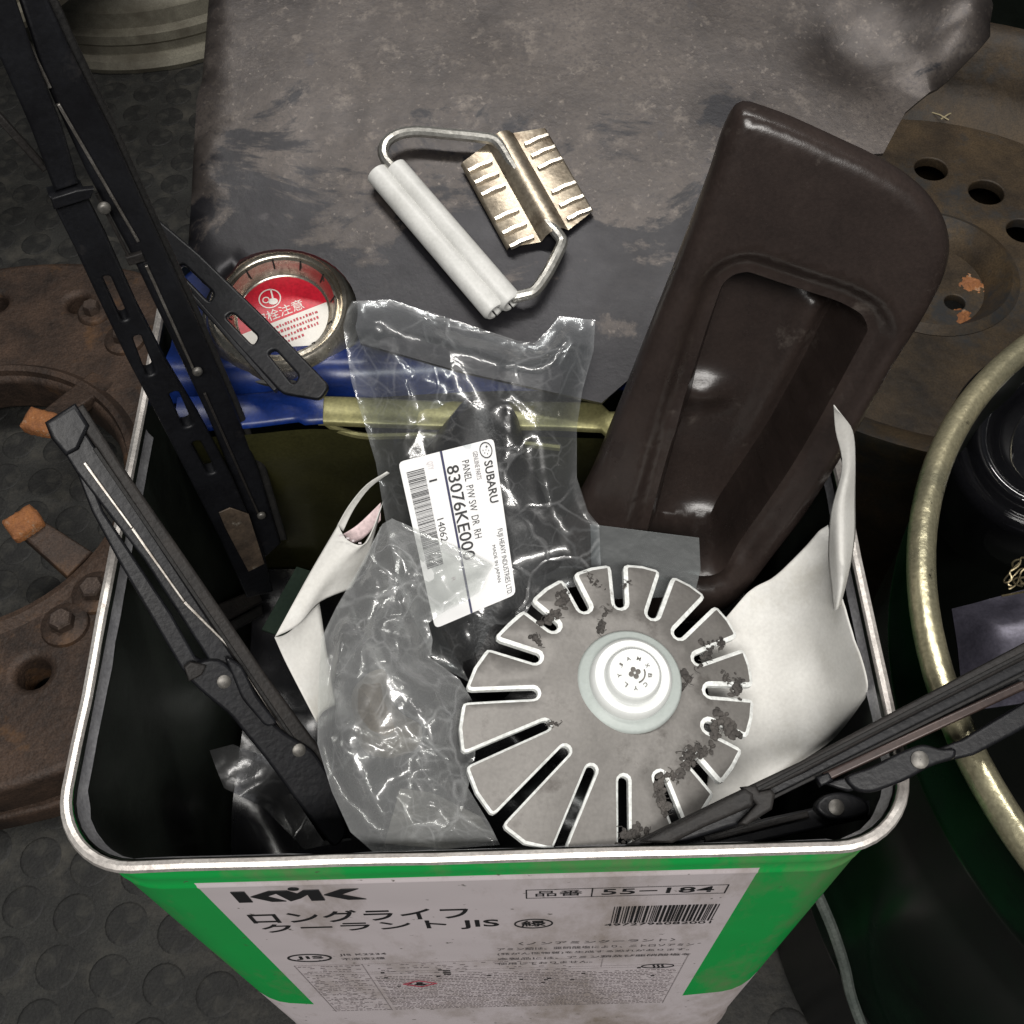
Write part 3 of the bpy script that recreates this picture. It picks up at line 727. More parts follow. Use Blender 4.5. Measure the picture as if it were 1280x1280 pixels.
PURP = pm('oily_dark_steel', (0.085, 0.080, 0.105), (0.040, 0.038, 0.052), 25, 0.36, 0.5, 0.3, 90, c3=(0.012, 0.012, 0.016), s3=18, t3=.60)
pp = Plane(P(1250, 800, .300), (-.20, -.22, 1))
L = [pp.uv(*q) for q in ((1195, 752), (1225, 745), (1262, 735), (1330, 715), (1345, 850), (1290, 872), (1230, 880), (1208, 850), (1203, 800))]
sheet_obj = sheet('steel_cover', L, pp, .006, lambda p: -0.010*sstep(.012, .0, polyd(p, L))+.002*nz2(p, 40, 3), PURP, None, .0015)
tag(sheet_obj, 'dark oily steel cover lying inside the round pail', 'cover')
WIRE2 = pm('thin_brass_wire', (0.25, 0.21, 0.12), (0.16, 0.13, 0.08), 100, .35, .8)
wp = []
c0 = P(1278, 722, .315)
for k in range(90):
    t = k/89; a = t*26
    wp.append(c0+np.array([.004*math.cos(a)*(1+.4*math.sin(3.1*a))-.006*(t-.5), .004*math.sin(a*1.07)*(1+.3*math.sin(2.3*a))+.008*(t-.5), .003*math.sin(a*.7)]))
wp = [P(1252, 745, .312)]+wp
vs, fs = tube(smooth_path(wp, 2), .00035, 5); tag(mesh('wire_tangle', vs, fs, WIRE2), 'little tangle of thin brassy wire inside the pail', 'wire')

# ================================================================ CLUTCH COVER on the floor, left of the tin
RUST = pm('rusty_cast_iron', (0.082, 0.050, 0.034), (0.022, 0.0155, 0.0125), 30, 0.62, 0.25, 0.8, 260, c3=(0.15, 0.075, 0.03), s3=22, t3=0.64, w3=.08, grain=.35)
RUSTO = pm('orange_rust', (0.36, 0.14, 0.04), (0.20, 0.08, 0.035), 90, 0.8, 0.0, 0.8, 400, c3=(0.34, 0.29, 0.22), s3=110, t3=0.62)
BOLT = pm('grimy_bolt', (0.13, 0.095, 0.075), (0.06, 0.045, 0.04), 120, 0.5, 0.5, 0.4, 500)
cc = np.array([-0.343, 0.208])
clutch = thing('clutch_cover', (cc[0], cc[1], 0), 'rusty round clutch cover with bolts and release levers, lying left of the tin', 'clutch cover')
def ring_plate(name, ro, ri, z0, z1, holes, mats, parent, bevel=.002, wob=0.0, n=72):
    pl = Plane((cc[0], cc[1], 0), (0, 0, 1))
    o = [((ro+wob*math.sin(6*a+.6))*math.cos(a), (ro+wob*math.sin(6*a+.6))*math.sin(a)) for a in np.linspace(0, 2*math.pi, n, False)]
    loops = [o, circle(0, 0, ri, 56)]+[circle(x, y, r, 18) for x, y, r in holes]
    return outline(name, loops, pl, z1-z0, mats, parent, bevel, z1, 3)
def cpt(px, py, z): q = P(px, py, z); return (q[0]-cc[0], q[1]-cc[1])
zb = 0.050
h1 = [(*cpt(97, 378, zb), .0085), (*cpt(40, 840, zb), .0100), (*cpt(-6, 378, zb), .0085)]
ring_plate('flange', 0.216, 0.150, 0.0, 0.018, [], RUST, clutch, .003, .004)
bd = ring_plate('body', 0.211, 0.096, 0.017, zb, h1, RUST, clutch, .005, .002)
# raised bosses and bolts
def bolt(px, py, z, r=.0085, h=.009, boss=True, parent=clutch, hexa=True):
    x, y, _ = P(px, py, z)
    if boss:
        vs, fs = lathe([(r*2.0, 0), (r*1.9, .003), (r*1.7, .004), (.0001, .004)], 24, Matrix.Translation((x, y, z-.0005))); mesh('boss', vs, fs, RUST, parent, True, sharp=40)
    vs, fs = lathe([(r, 0.003), (r, h), (r*.85, h+.0015), (.0001, h+.0015)], 6 if hexa else 20, Matrix.Translation((x, y, z))@Matrix.Rotation(random.random(), 4, 'Z'))
    mesh('bolt', vs, fs, BOLT, parent, True, sharp=30)
for q in ((118, 392), (157, 425), (82, 782), (120, 742)): bolt(*q, zb, .0075 if q[0] != 118 else .006)
bolt(55, 972, .018, .008, .008, False); bolt(185, 640, zb, .008)
# release levers with rusty pads
for (pa, pb, padpx) in (((50, 528), (130, 470), (47, 523)), ((30, 652), (100, 705), (26, 650))):
    a = P(*pa, .062); b = P(*pb, .050)
    bar(a, b, .015, .010, 'release_lever', RUST, clutch, (0, 0, 1), .002, .022)
    c = P(*padpx, .068)
    pl = Plane(c, (0.05, -.1, 1), (1, .75 if padpx[1] > 600 else -.35, 0))
    L = roundpoly([(-.0100, -.0085), (-.002, -.0092), (.0105, -.0080), (.0112, .001), (.0092, .0090), (-.0105, .0076)], .0020)
    sheet('lever_pad', L, pl, .0016, lambda p: -.0025*sstep(.0022, 0, polyd(p, L))+.0010*nz2(p, 260, 3)+.0008*nz2(p, 600, 5), [RUSTO], clutch, .0055, sharp=50)
# inner hub lip
vs, fs = lathe([(.099, zb-.004), (.101, zb+.004), (.105, zb+.005), (.110, zb)], 64, Matrix.Translation((cc[0], cc[1], 0))); mesh('inner_lip', vs, fs, RUST, clutch)

# ================================================================ WHEELS behind
CREAM = pm('dull_alloy', (0.24, 0.225, 0.175), (0.11, 0.10, 0.08), 14, 0.5, 0.35, 0.3, 120, c3=(0.10, 0.088, 0.066), s3=22, t3=0.58, w3=.12)
wz = .16; wq = P(158, 90, .004); WR = .185
wc = np.array([wq[0], wq[1]+WR])
def wheel_prof(R, z):
    return [(R*.86, 0.0), (R*.985, .0), (R, .006), (R*.985, .012), (R*.94, .015), (R*.935, .022), (R*.955, .026), (R*.95, .034), (R*.91, .037), (R*.895, .05), (R*.86, .053), (R*.80, .07), (R*.80, z-.05), (R*.86, z-.032), (R*.90, z-.014), (R*.975, z-.013), (R*1.0, z-.010), (R*1.005, z-.005), (R*.99, z),
            (R*.965, z-.001), (R*.945, z-.007), (R*.93, z-.013), (R*.90, z-.015), (R*.885, z-.019), (R*.86, z-.034), (R*.78, z-.05), (R*.76, z-.075)]
w1 = thing('alloy_wheel', (wc[0], wc[1], 0), 'dull cream alloy wheel lying on the floor beyond the long wiper blade', 'wheel')
vs, fs = lathe(wheel_prof(WR, wz), 96, Matrix.Translation((wc[0], wc[1], 0)))
mesh('rim', vs, fs, CREAM, w1, True, sharp=40)
vs, fs = lathe([(WR*.77, wz-.070), (WR*.72, wz-.062), (WR*.5, wz-.045), (WR*.35, wz-.04), (WR*.30, wz-.05), (WR*.16, wz-.05), (WR*.15, wz-.10)], 96, Matrix.Translation((wc[0], wc[1], 0)))
mesh('disc', vs, fs, CREAM, w1, True, sharp=40)
w2c = P(38, 26, .165)+.15*np.array([-.72, .70, 0]); w2c[2] = .16
w2 = thing('stacked_wheel', (w2c[0], w2c[1], .16), 'pale steel wheel stacked on the alloy wheel at the far corner', 'wheel')
vs, fs = lathe(wheel_prof(.15, .12), 80, Matrix.Translation((w2c[0], w2c[1], .16)))
mesh('rim', vs, fs, CREAM, w2, True, sharp=40)
# rusty disc wheel on the right
BROWN = pm('rusty_wheel_steel', (0.088, 0.059, 0.030), (0.022, 0.016, 0.011), 20, 0.6, 0.25, 0.5, 140, c3=(0.032, 0.032, 0.032), s3=16, t3=0.57, w3=.06, grain=.3)
vz = .115
vc = np.array([0.287, 0.318])
wr = thing('rusty_wheel', (vc[0], vc[1], 0), 'rusty steel disc wheel with round vent holes, behind the gold-rimmed pail', 'wheel')
pl = Plane((vc[0], vc[1], 0), (0, 0, 1))
def vpt(px, py, z): q = P(px, py, z); return (q[0]-vc[0], q[1]-vc[1])
hs = []
for px, py, r in ((1164, 211, .0115), (1233, 240, .0120), (1279, 288, .0110)): hs.append((*vpt(px, py, vz), r))
r0 = np.mean([math.hypot(h[0], h[1]) for h in hs])
for k in range(5, 14): a = RAD(78)-k*RAD(28)-RAD(5); hs.append((r0*math.cos(a), r0*math.sin(a), .0115))
outline('disc', [circle(0, 0, .152, 72), circle(0, 0, .052, 40)]+[circle(x, y, r, 20) for x, y, r in hs[:3]], pl, .008, BROWN, wr, .001, vz, 2)
vs, fs = lathe([(.052, vz-.004), (.056, vz+.0005), (.050, vz+.004), (.044, vz-.004), (.038, vz-.012), (.0365, vz-.016)], 64, Matrix.Translation((vc[0], vc[1], 0)))
mesh('hub_step', vs, fs, BROWN, wr, True, sharp=60)
lug = vpt(1193, 379, vz-.014)
outline('hub_plate', [circle(0, 0, .040, 48), circle(lug[0], lug[1], .0068, 18), circle(-lug[0]*.9, -lug[1]*.9, .0068, 18)], pl, .006, BROWN, wr, .0008, vz-.013, 2)
for px, py, r in ((1216, 354, .010), (1207, 396, .008)):
    x, y, z = P(px, py, vz-.0125)
    rp_ = Plane((x, y, z), (0, 0, 1)); L = circle(0, 0, r*1.25, 26)
    sheet('rust_bloom', L, rp_, .0009, lambda p: .0004+.0016*nz2(p, 230, px)+.0008*nz2(p, 600, px)-.0030*(np.hypot(*p.T)/(r*1.25))**2, [RUSTO], wr, 0, sharp=80)
vs, fs = lathe([(.151, vz-.002), (.157, vz+.004), (.165, vz+.010), (.172, vz+.022), (.176, vz+.05), (.184, vz+.056), (.192, vz+.056), (.194, vz+.050), (.190, vz+.040), (.180, vz), (.177, .02), (.19, .0)], 96, Matrix.Translation((vc[0], vc[1], 0)))
mesh('rim', vs, fs, BROWN, wr, True, sharp=50)
# straw-like scratches of wire caught on it
c0 = P(1180, 143, vz+.004)
for a, b, nm in (((1163, 140), (1186, 150), 'longer'), ((1176, 149), (1193, 140), 'shorter')):
    vs, fs = tube([P(*a, vz+.003), (P(*a, vz+.004)+P(*b, vz+.004))/2+np.array([0, 0, .001]), P(*b, vz+.003)], .0005, 5)
    tag(mesh('straw', vs, fs, pm('dry_straw', (.42, .36, .22), None, 80, .8)), f'{nm} of two crossed pale straws lying on the rusty disc wheel', 'straw', 'straws on the rusty wheel')
# dark oil drum at the far right corner
DGR = pm('dark_green_drum', (0.012, 0.017, 0.013), (0.006, 0.008, 0.006), 20, .35)
dq = P(1400, -110, .14)
vs, fs = lathe([(.001, .20), (.13, .20), (.142, .198), (.146, .204), (.150, .205), (.152, .20), (.150, .19), (.147, 0)], 72, Matrix.Translation((dq[0], dq[1], 0)))
tag(mesh('oil_drum', vs, fs, DGR, None, True, sharp=50), 'dark green drum standing at the far corner behind the rusty wheel', 'drum')

# ================================================================ SHEET-METAL PLATE resting on the tin's back edge
PLT = pm('stained_sheet_steel', (0.185, 0.158, 0.145), (0.088, 0.075, 0.070), 13, 0.44, 0.35, 0.35, 170, c3=(0.030, 0.029, 0.034), s3=12, t3=0.585, w3=.085, detail=11)
def plate_material():
    m = bpy.data.materials.new('stained_plate'); m.use_nodes = True; nt = m.node_tree; b = nt.nodes['Principled BSDF']
    tc = _n(nt, 'ShaderNodeTexCoord')
    def noise(sc, det=8, rough=.7, off=(0, 0, 0), stretch=(1, 1, 1), dist=0):
        mp = _n(nt, 'ShaderNodeMapping'); mp.inputs['Location'].default_value = off; mp.inputs['Scale'].default_value = stretch
        nt.links.new(tc.outputs['Object'], mp.inputs[0]); n = _n(nt, 'ShaderNodeTexNoise'); n.inputs['Scale'].default_value = sc
        n.inputs['Detail'].default_value = det; n.inputs['Roughness'].default_value = rough; n.inputs['Distortion'].default_value = dist
        nt.links.new(mp.outputs[0], n.inputs['Vector']); return n.outputs['Fac']
    def ramp(f, a, b_, ca=(0, 0, 0), cb=(1, 1, 1)):
        r = _n(nt, 'ShaderNodeValToRGB'); r.color_ramp.elements[0].position = a; r.color_ramp.elements[1].position = b_
        r.color_ramp.elements[0].color = (*ca, 1); r.color_ramp.elements[1].color = (*cb, 1); nt.links.new(f, r.inputs[0]); return r.outputs[0]
    def mix(fac, a, c):
        x = _n(nt, 'ShaderNodeMix', data_type='RGBA'); nt.links.new(fac, x.inputs[0]); nt.links.new(a, x.inputs[6])
        if isinstance(c, tuple): x.inputs[7].default_value = (*c, 1)
        else: nt.links.new(c, x.inputs[7])
        return x.outputs[2]
    base = ramp(noise(16, 10, .75), .36, .66, (.024, .020, .019), (.076, .064, .057))
    base = mix(ramp(noise(110, 4), .56, .72), base, (.100, .085, .074))
    base = mix(ramp(noise(700, 3, .6, (1, 2, 3)), .50, .66, (0, 0, 0), (.7, .7, .7)), base, (.035, .030, .030))
    base = mix(ramp(noise(480, 3, .6, (4, 2, 3)), .62, .72, (0, 0, 0), (.6, .6, .6)), base, (.14, .12, .105))
    base = mix(ramp(noise(26, 6, .7, (9, 2, 3), (1, .08, 1)), .66, .70, (0, 0, 0), (.5, .5, .5)), base, (.11, .10, .095))
    # dark oily stain: a band along the lower edge, patchy above
    sp = _n(nt, 'ShaderNodeSeparateXYZ'); nt.links.new(tc.outputs['Object'], sp.inputs[0])
    mr = _n(nt, 'ShaderNodeMapRange'); mr.name = 'stain_range'
    mr.inputs['To Min'].default_value = -.16; mr.inputs['To Max'].default_value = .20
    nt.links.new(sp.outputs[1], mr.inputs[0])
    ad = _n(nt, 'ShaderNodeMath', operation='ADD'); nt.links.new(mr.outputs[0], ad.inputs[0]); nt.links.new(noise(19, 9, .68, (3, 1, 2), (1, 1.6, 1), .4), ad.inputs[1])
    base = mix(ramp(ad.outputs[0], .525, .575, (0, 0, 0), (.92, .92, .92)), base, (.008, .008, .011))
    base = mix(ramp(noise(70, 5, .6, (7, 3, 0)), .66, .72, (0, 0, 0), (.8, .8, .8)), base, (.035, .032, .034))
    nt.links.new(base, b.inputs['Base Color']); b.inputs['Metallic'].default_value = .45
    rr = _n(nt, 'ShaderNodeMapRange'); rr.inputs['To Min'].default_value = .26; rr.inputs['To Max'].default_value = .56; nt.links.new(noise(30), rr.inputs[0]); nt.links.new(rr.outputs[0], b.inputs['Roughness'])
    bp = _n(nt, 'ShaderNodeBump'); bp.inputs['Strength'].default_value = .12; bp.inputs['Distance'].default_value = .001; nt.links.new(noise(220, 6), bp.inputs['Height']); nt.links.new(bp.outputs[0], b.inputs['Normal'])
    return m
ppl = Plane((0.05, 0.045, 0.3545), (0, -math.sin(RAD(15)), math.cos(RAD(15))))
po = [(262, -45), (255, 40), (250, 95), (246, 108), (243, 122), (240, 180), (236, 250), (231, 312), (248, 345), *[(353+94*math.cos(RAD(a)), 388-78*math.sin(RAD(a))) for a in range(155, -25, -10)], (450, 428), (500, 442), (570, 462), (690, 490), (752, 503), (800, 462), (850, 360), (915, 240), (1000, 200), (1104, 192), (1122, 158), (1134, 136), (1150, 122), (1190, 92), (1222, 66), (1235, 50), (1233, 22), (1226, 4), (1222, -45)]
pu = [ppl.uv(*q) for q in po]
cor = np.array(ppl.uv(1236, 40))
def plate_h(p):
    e = polyd(p, pu)
    h = 0.0014*nz2(p, 9, 2)+0.0005*nz2(p, 30, 5)
    h -= 0.0030*sstep(.0025, 0, e)*(p[:, 0] < ppl.uv(300, 200)[0])      # folded left edge
    d = np.hypot(p[:, 0]-cor[0], p[:, 1]-cor[1]); h += 0.010*sstep(.05, 0, d)*(1-0.5*sstep(.012, .0, d))-0.006*sstep(.010, 0, e)*sstep(.06, .02, d)   # curled corner
    h += .007*facets(p, .022, 1, 5)*sstep(.075, .02, d)
    h += 0.004*np.exp(-(polyd(p, [ppl.uv(1130, 112), ppl.uv(1060, 60)], False)/.012)**2)*-1
    return h
plate = sheet('metal_plate', pu, ppl, .0065, plate_h, [plate_material()], None, .0016, sharp=60)
sr_ = plate.data.materials[0].node_tree.nodes['stain_range']; sr_.inputs['From Min'].default_value = .19-plate.location.y; sr_.inputs['From Max'].default_value = .06-plate.location.y
tag(plate, 'big stained grey sheet-metal plate with a curled corner, under the wire handle', 'metal plate')

# ================================================================ WIRE CARRYING HANDLE on the plate
hw = lambda px, py, h: ppl.hit(px, py)+ppl.n*h
hd = thing('carrying_handle', hw(590, 285, .003), 'wire carrying handle with white plastic grip and spot-welded bracket, lying on the plate', 'handle')
ZINC = pm('zinc_wire', (0.55, 0.54, 0.50), (0.36, 0.35, 0.32), 80, 0.33, 0.85, .15, 300)
GRIPM = pm('white_plastic_grip', (0.58, 0.58, 0.56), (0.46, 0.46, 0.44), 50, .42, 0, .15, 300, c3=(.25, .24, .23), s3=90, t3=.74, grain=.05)
wpts = [hw(496, 226, .0065), hw(485, 214, .0068), hw(482, 203, .007), hw(487, 191, .007), hw(502, 182, .007), hw(525, 179, .007), hw(560, 182, .007), hw(600, 185, .0065), hw(622, 190, .006), hw(640, 215, .0055), hw(665, 255, .005), hw(684, 288, .0055), hw(697, 304, .006), hw(702, 314, .006), hw(696, 330, .0065), hw(682, 356, .0065), hw(668, 375, .0065), hw(655, 380, .0065), hw(640, 383, .0065)]
vs, fs = tube(smooth_path(wpts, 5), .0021, 10); mesh('wire', vs, fs, ZINC, hd)
# two-lobed grip: two hollow tubes side by side, split along the top
for (a, b, hh) in (((473, 226), (620, 398), .0050), ((496, 221), (640, 389), .0056)):
    A, B = hw(*a, hh), hw(*b, hh); d = (B-A)/np.linalg.norm(B-A)
    pl = axis_plane(A, B, ppl.n); Lg = np.linalg.norm(B-A); vs, fs = [], []; N = 18
    prof = [(.0, .0036), (.0005, .0043), (Lg-.001, .0044), (Lg, .0036)]
    for x, r in prof:
        for k in range(N+1):
            an = RAD(-80)+RAD(345)*k/N
            vs.append(pl.at(x, r*math.cos(an), r*math.sin(an)))
    for x, r in ((Lg, .0026), (0, .0026)):
        for k in range(N+1):
            an = RAD(-80)+RAD(345)*k/N; vs.append(pl.at(x, r*math.cos(an), r*math.sin(an)))
    for i in range(5):
        for k in range(N): q = i*(N+1)+k; fs.append((q, q+1, q+N+2, q+N+1))
    for k in range(N): q = 5*(N+1)+k; fs.append((q, q+1, k+1, k))
    mesh('grip_tube', vs, fs, GRIPM, hd, True, sharp=50)
# bracket: channel over the wire with two wings, raised weld tabs
BRK = pm('bracket_tin', (0.44, 0.385, 0.30), (0.25, 0.21, 0.16), 50, .36, .8, .2, 200, c3=(.16, .125, .09), s3=40, t3=.6)
TABM = pm('bright_tab', (0.72, 0.68, 0.60), (0.55, .50, .43), 90, .30, .9)
A, B = hw(634, 196, .002), hw(690, 296, .002); bpl = axis_plane(A, B, ppl.n); Lb = float(np.linalg.norm(B-A))
xs = np.linspace(-.006, Lb+.002, 14); ys = [-.0175, -.017, -.0165, -.0055, -.0048, -.0035, -.0020, 0, .0020, .0035, .0048, .0055, .0165, .017, .0175]
zs = [.0, .0012, .0015, .0015, .0022, .0042, .0052, .0056, .0052, .0042, .0022, .0015, .0015, .0012, 0]
vs, fs = [], []
for i, x in enumerate(xs):
    for y, z in zip(ys, zs):
        e = .003 if (i in (0, len(xs)-1) and abs(y) > .0160) else 0
        vs.append(bpl.at(x+(e if i == 0 else -e)+(.006 if y > 0 and False else 0), y, z))
m_ = len(ys)
for i in range(len(xs)-1):
    for j in range(m_-1): q = i*m_+j; fs.append((q, q+m_, q+m_+1, q+1))
br = mesh('bracket', vs, fs, BRK, hd, True, sharp=40)
for sgn in (-1, 1):
    for fx in (.02, .17, .32, .62, .79, .95):
        x = Lb*fx+(.0 if sgn > 0 else .001)
        a = bpl.at(x, sgn*.0078, .0022); b = bpl.at(x, sgn*.0162, .0022)
        vs, fs = [], []
        for t in np.linspace(0, 1, 6):
            for q, hgt in ((-.0010, -.0006), (-.0006, .0009), (.0006, .0009), (.0010, -.0006)):
                vs.append(bpl.at(x+q+.00015*math.sin(t*9), sgn*(.0070+.0094*t), .0020+hgt*(0.75+.25*math.sin(math.pi*t))))
        for i in range(5):
            for j in range(3): q = i*4+j; fs.append((q, q+4, q+5, q+1))
        mesh('weld_tab', vs, fs, TABM, br, True, sharp=30)

# ================================================================ BROWN PLASTIC PANEL with a pocket
BRN = pm('brown_plastic', (0.030, 0.0215, 0.0185), (0.019, 0.014, 0.0125), 30, 0.29, 0, .05, 1600, grain=.12, c3=(.065, .054, .047), s3=75, t3=.68, rvar=.08, spec=.42)
bt = RAD(67)
bpl2 = Plane(P(790, 515, .376), (-.10, -math.sin(bt), math.cos(bt)))
bo = [(925, 132), (985, 152), (1050, 182), (1100, 205), (1140, 228), (1170, 255), (1188, 285), (1194, 320), (1186, 355), (1160, 405), (1122, 462), (1088, 525), (1050, 590), (1010, 652), (968, 705), (930, 755), (880, 790), (770, 780), (690, 690), (738, 605), (775, 515), (815, 415), (855, 315), (890, 220), (905, 170)]
bu = [bpl2.uv(*q) for q in bo]; bu = roundpoly(bu, .006, 3)
bk = [bpl2.uv(*q) for q in ((905, 328), (940, 320), (1000, 340), (1070, 362), (1108, 385), (1120, 420), (1100, 455), (1058, 530), (1010, 610), (965, 672), (915, 740), (770, 735), (795, 630), (825, 520), (862, 400), (880, 350))]
bk = roundpoly(bk, .010, 4)
rib1 = [bpl2.uv(1040, 365), bpl2.uv(900, 720)]; b1 = bpl2.uv(880, 545); b2 = bpl2.uv(880, 712); lo = bpl2.uv(1000, 640)
def panel_h(p):
    e = polyd(p, bu); ins = inside(p, bk); d = polyd(p, bk)*np.where(ins, 1, -1)
    h = -0.0055*(1-np.sqrt(np.clip(1-(1-np.clip(e/.0055, 0, 1))**2, 0, 1)))
    h += -0.005*sstep(-.002, .004, d) - 0.026*sstep(.0065, .0120, d)
    # step pressed along the pocket's floor
    q = np.array(rib1); t = (q[1]-q[0])/np.linalg.norm(q[1]-q[0]); s = (p-q[0])@np.array([-t[1], t[0]])
    h += .005*sstep(-.006, .006, s)*sstep(.012, .018, d)
    for c, r, a in ((b1, .006, .005), (b2, .006, .006)):
        h += a*np.exp(-(((p[:, 0]-c[0])/.010)**2+((p[:, 1]-c[1])/r)**2))*ins
    h += .0004*nz2(p, 25, 1)
    return h
panel = sheet('door_pocket_panel', bu, bpl2, .0021, panel_h, [BRN], None, .003, sharp=60, loops=[inset(bu, .0015), inset(bu, .0055), inset(bk, -.002), inset(bk, .001), inset(bk, .004), inset(bk, .0065), inset(bk, .009), inset(bk, .012)])
tag(panel, 'brown plastic trim panel with a deep moulded pocket, leaning out of the tin', 'trim panel')

# ================================================================ JUNK LOW IN THE TIN
BAGK = pm('black_polythene', (0.010, 0.010, 0.012), (0.006, 0.006, 0.007), 40, .26, 0, .1, 200)
jp = Plane((0, -0.01, .205), (0, -.12, 1))
jo = [(-.112, -.100), (.108, -.100), (.112, .05), (-.108, .06)]  # black plastic spread over the whole tin, added to keep its depth dark
o = sheet('dark_filler_bag', jo, jp, .006, lambda p: crumple(p, .045, .016, 5)+crumple(p, .016, .003, 8)-.05*sstep(.03, -.06, p[:, 1])*sstep(.05, -.02, np.abs(p[:, 0]+.05)), [BAGK], None, 0, sharp=80)
tag(o, 'crumpled black plastic bag, added right across the square tin to darken its depth', 'plastic bag')
gb = Plane(P(330, 985, .25), (.35, -.35, 1))
SMK = film('smoky_film', (.42, .43, .46), .02, .35, .16, .10)
L = [gb.uv(*q) for q in ((262, 938), (292, 930), (330, 945), (372, 985), (410, 1010), (440, 1050), (380, 1062), (330, 1010), (280, 985))]
o = sheet('smoky_bag', L, gb, .0028, lambda p: crumple(p, .016, .006, 21), [SMK], None, 0, sharp=40)
tag(o, 'small crumpled smoky plastic bag below the wiper bracket inside the tin', 'plastic bag')

# ================================================================ WIPERS
def poly_part(name, pts, pl, t, m, parent, top=0.0, bev=.0005, holes=(), r=0.0):
    lo = [pl.uv(*q) for q in pts]
    if r: lo = roundpoly(lo, r, 3)
    hs = [roundpoly([pl.uv(*q) for q in h], .0016, 4) for h in holes]
    return outline(name, [lo]+hs, pl, t, m, parent, bev, top)
def rivet(px, py, pl, r, m, parent, top=0.0, h=.0009):
    r = r*.85
    x, y = pl.uv(px, py); o = pl.at(x, y, top)
    vs, fs = lathe([(r, -.0004), (r*.95, h*.5), (r*.6, h), (.0001, h)], 16, frame(o, pl.n)); return mesh('rivet', vs, fs, m, parent, True, sharp=50)
def ridge(a, b, pl, w, h, m, parent, name='edge_highlight', top=0.0):
    A, B = pl.uv(*a), pl.uv(*b); return bar(pl.at(*A, top), pl.at(*B, top), w, h, name, m, parent, pl.n, min(w, h)*.3)
# -- long wiper leaning out over the back-left corner
a0 = P(348, 695, .268); a1 = P(268, 500, .358)
wpA = axis_plane(a0, a1)
lw = thing('long_wiper', P(348, 695, .19), 'long black steel wiper leaning out of the tin over its left rim, with slotted frame', 'wiper')
# rubber-side bar (right) and frame with slots (left)
poly_part('blade', [(18, -20), (52, -20), (92, 70), (140, 165), (185, 265), (240, 385), (290, 500), (325, 590), (352, 680), (330, 700), (300, 620), (262, 525), (215, 425), (160, 310), (108, 215), (60, 110)], wpA, .010, STEEL_BLK, lw, 0.0, .0012)
poly_part('blade_rubber', [(46, -20), (64, -20), (104, 72), (150, 168), (195, 268), (248, 385), (300, 505), (336, 592), (362, 680), (350, 682), (323, 592), (287, 502), (238, 387), (183, 267), (138, 167), (90, 72)], wpA, .012, RUBBER, lw, -.002, .001)
fr = poly_part('frame', [(58, 236), (100, 226), (132, 290), (170, 375), (204, 442), (248, 515), (288, 590), (326, 680), (338, 730), (305, 738), (272, 665), (230, 582), (192, 508), (156, 440), (118, 360), (90, 300)], wpA, .006, STEEL_BLK, lw, .0045, .0008,
    [[(124, 336), (134, 334), (158, 388), (149, 391)], [(162, 411), (172, 408), (191, 456), (180, 460)], [(207, 482), (219, 478), (238, 521), (226, 525)], [(235, 543), (246, 540), (267, 580), (256, 583)]])
poly_part('upper_lever', [(-20, -30), (10, -30), (40, 60), (75, 150), (96, 222), (66, 232), (35, 150), (0, 70), (-20, 30)], wpA, .006, STEEL_BLK, lw, .0035, .0008)
poly_part('collar', [(59, 232), (90, 222), (112, 220), (108, 232), (62, 246)], wpA, .0022, STEEL_BLK, lw, .0068, .0004)
for a, b in (((20, 20), (62, 108)), ((72, 128), (172, 300)), ((182, 330), (242, 462)), ((255, 490), (322, 640)), ((120, 240), (160, 318))):
    ridge(a, b, wpA, .0009, .0010, EDGE_HI if a[0] not in (120, 255) else RUBBER_GREY, lw, top=.0012)  # raised bars stand in for highlights along the blade's edges
ridge((-10, 138), (58, 214), wpA, .0022, .0022, RUBBER_GREY, lw, 'wire_clip', .0)
rivet(126, 249, wpA, .0022, RIVET, lw, .0048); rivet(245, 460, wpA, .0020, RIVET, lw, .0020); rivet(325, 640, wpA, .002, RIVET, lw, .002)
poly_part('clip', [(155, 318), (176, 312), (180, 322), (160, 328)], wpA, .002, RUBBER_GREY, lw, .002, .0004)
TAPE = pm('peeling_brown_tape', (.10, .072, .05), (.03, .024, .02), 90, .5, 0, .5, 200, c3=(.26, .24, .20), s3=120, t3=.64)
poly_part('peeling_tape', [(268, 626), (282, 620), (305, 628), (312, 650), (325, 690), (305, 700), (290, 672), (276, 645)], wpA, .0006, TAPE, lw, .0065, .0002)
# -- short slotted wiper arm crossing behind it
b0 = P(395, 490, .358); b1 = P(158, 252, .390)
wpB = axis_plane(b0, b1)
sa = thing('slotted_arm', b0, 'flat black slotted wiper arm crossing over the round cap of the tin', 'wiper arm')
poly_part('arm', [(150, 250), (160, 246), (172, 252), (250, 318), (330, 396), (412, 482), (400, 500), (352, 492), (285, 420), (225, 352), (178, 296)], wpB, .0035, STEEL_BLK, sa, 0, .0008,
    [[(219, 334), (228, 329), (268, 367), (262, 378)], [(281, 396), (290, 390), (323, 421), (316, 432)], [(334, 441), (343, 436), (374, 470), (366, 481)]], .002)
ridge((178, 300), (345, 488), wpB, .0016, .004, STEEL_BLK, sa, 'arm_flange', .001)
rivet(159, 251, wpB, .0022, RIVET, sa, 0.0)
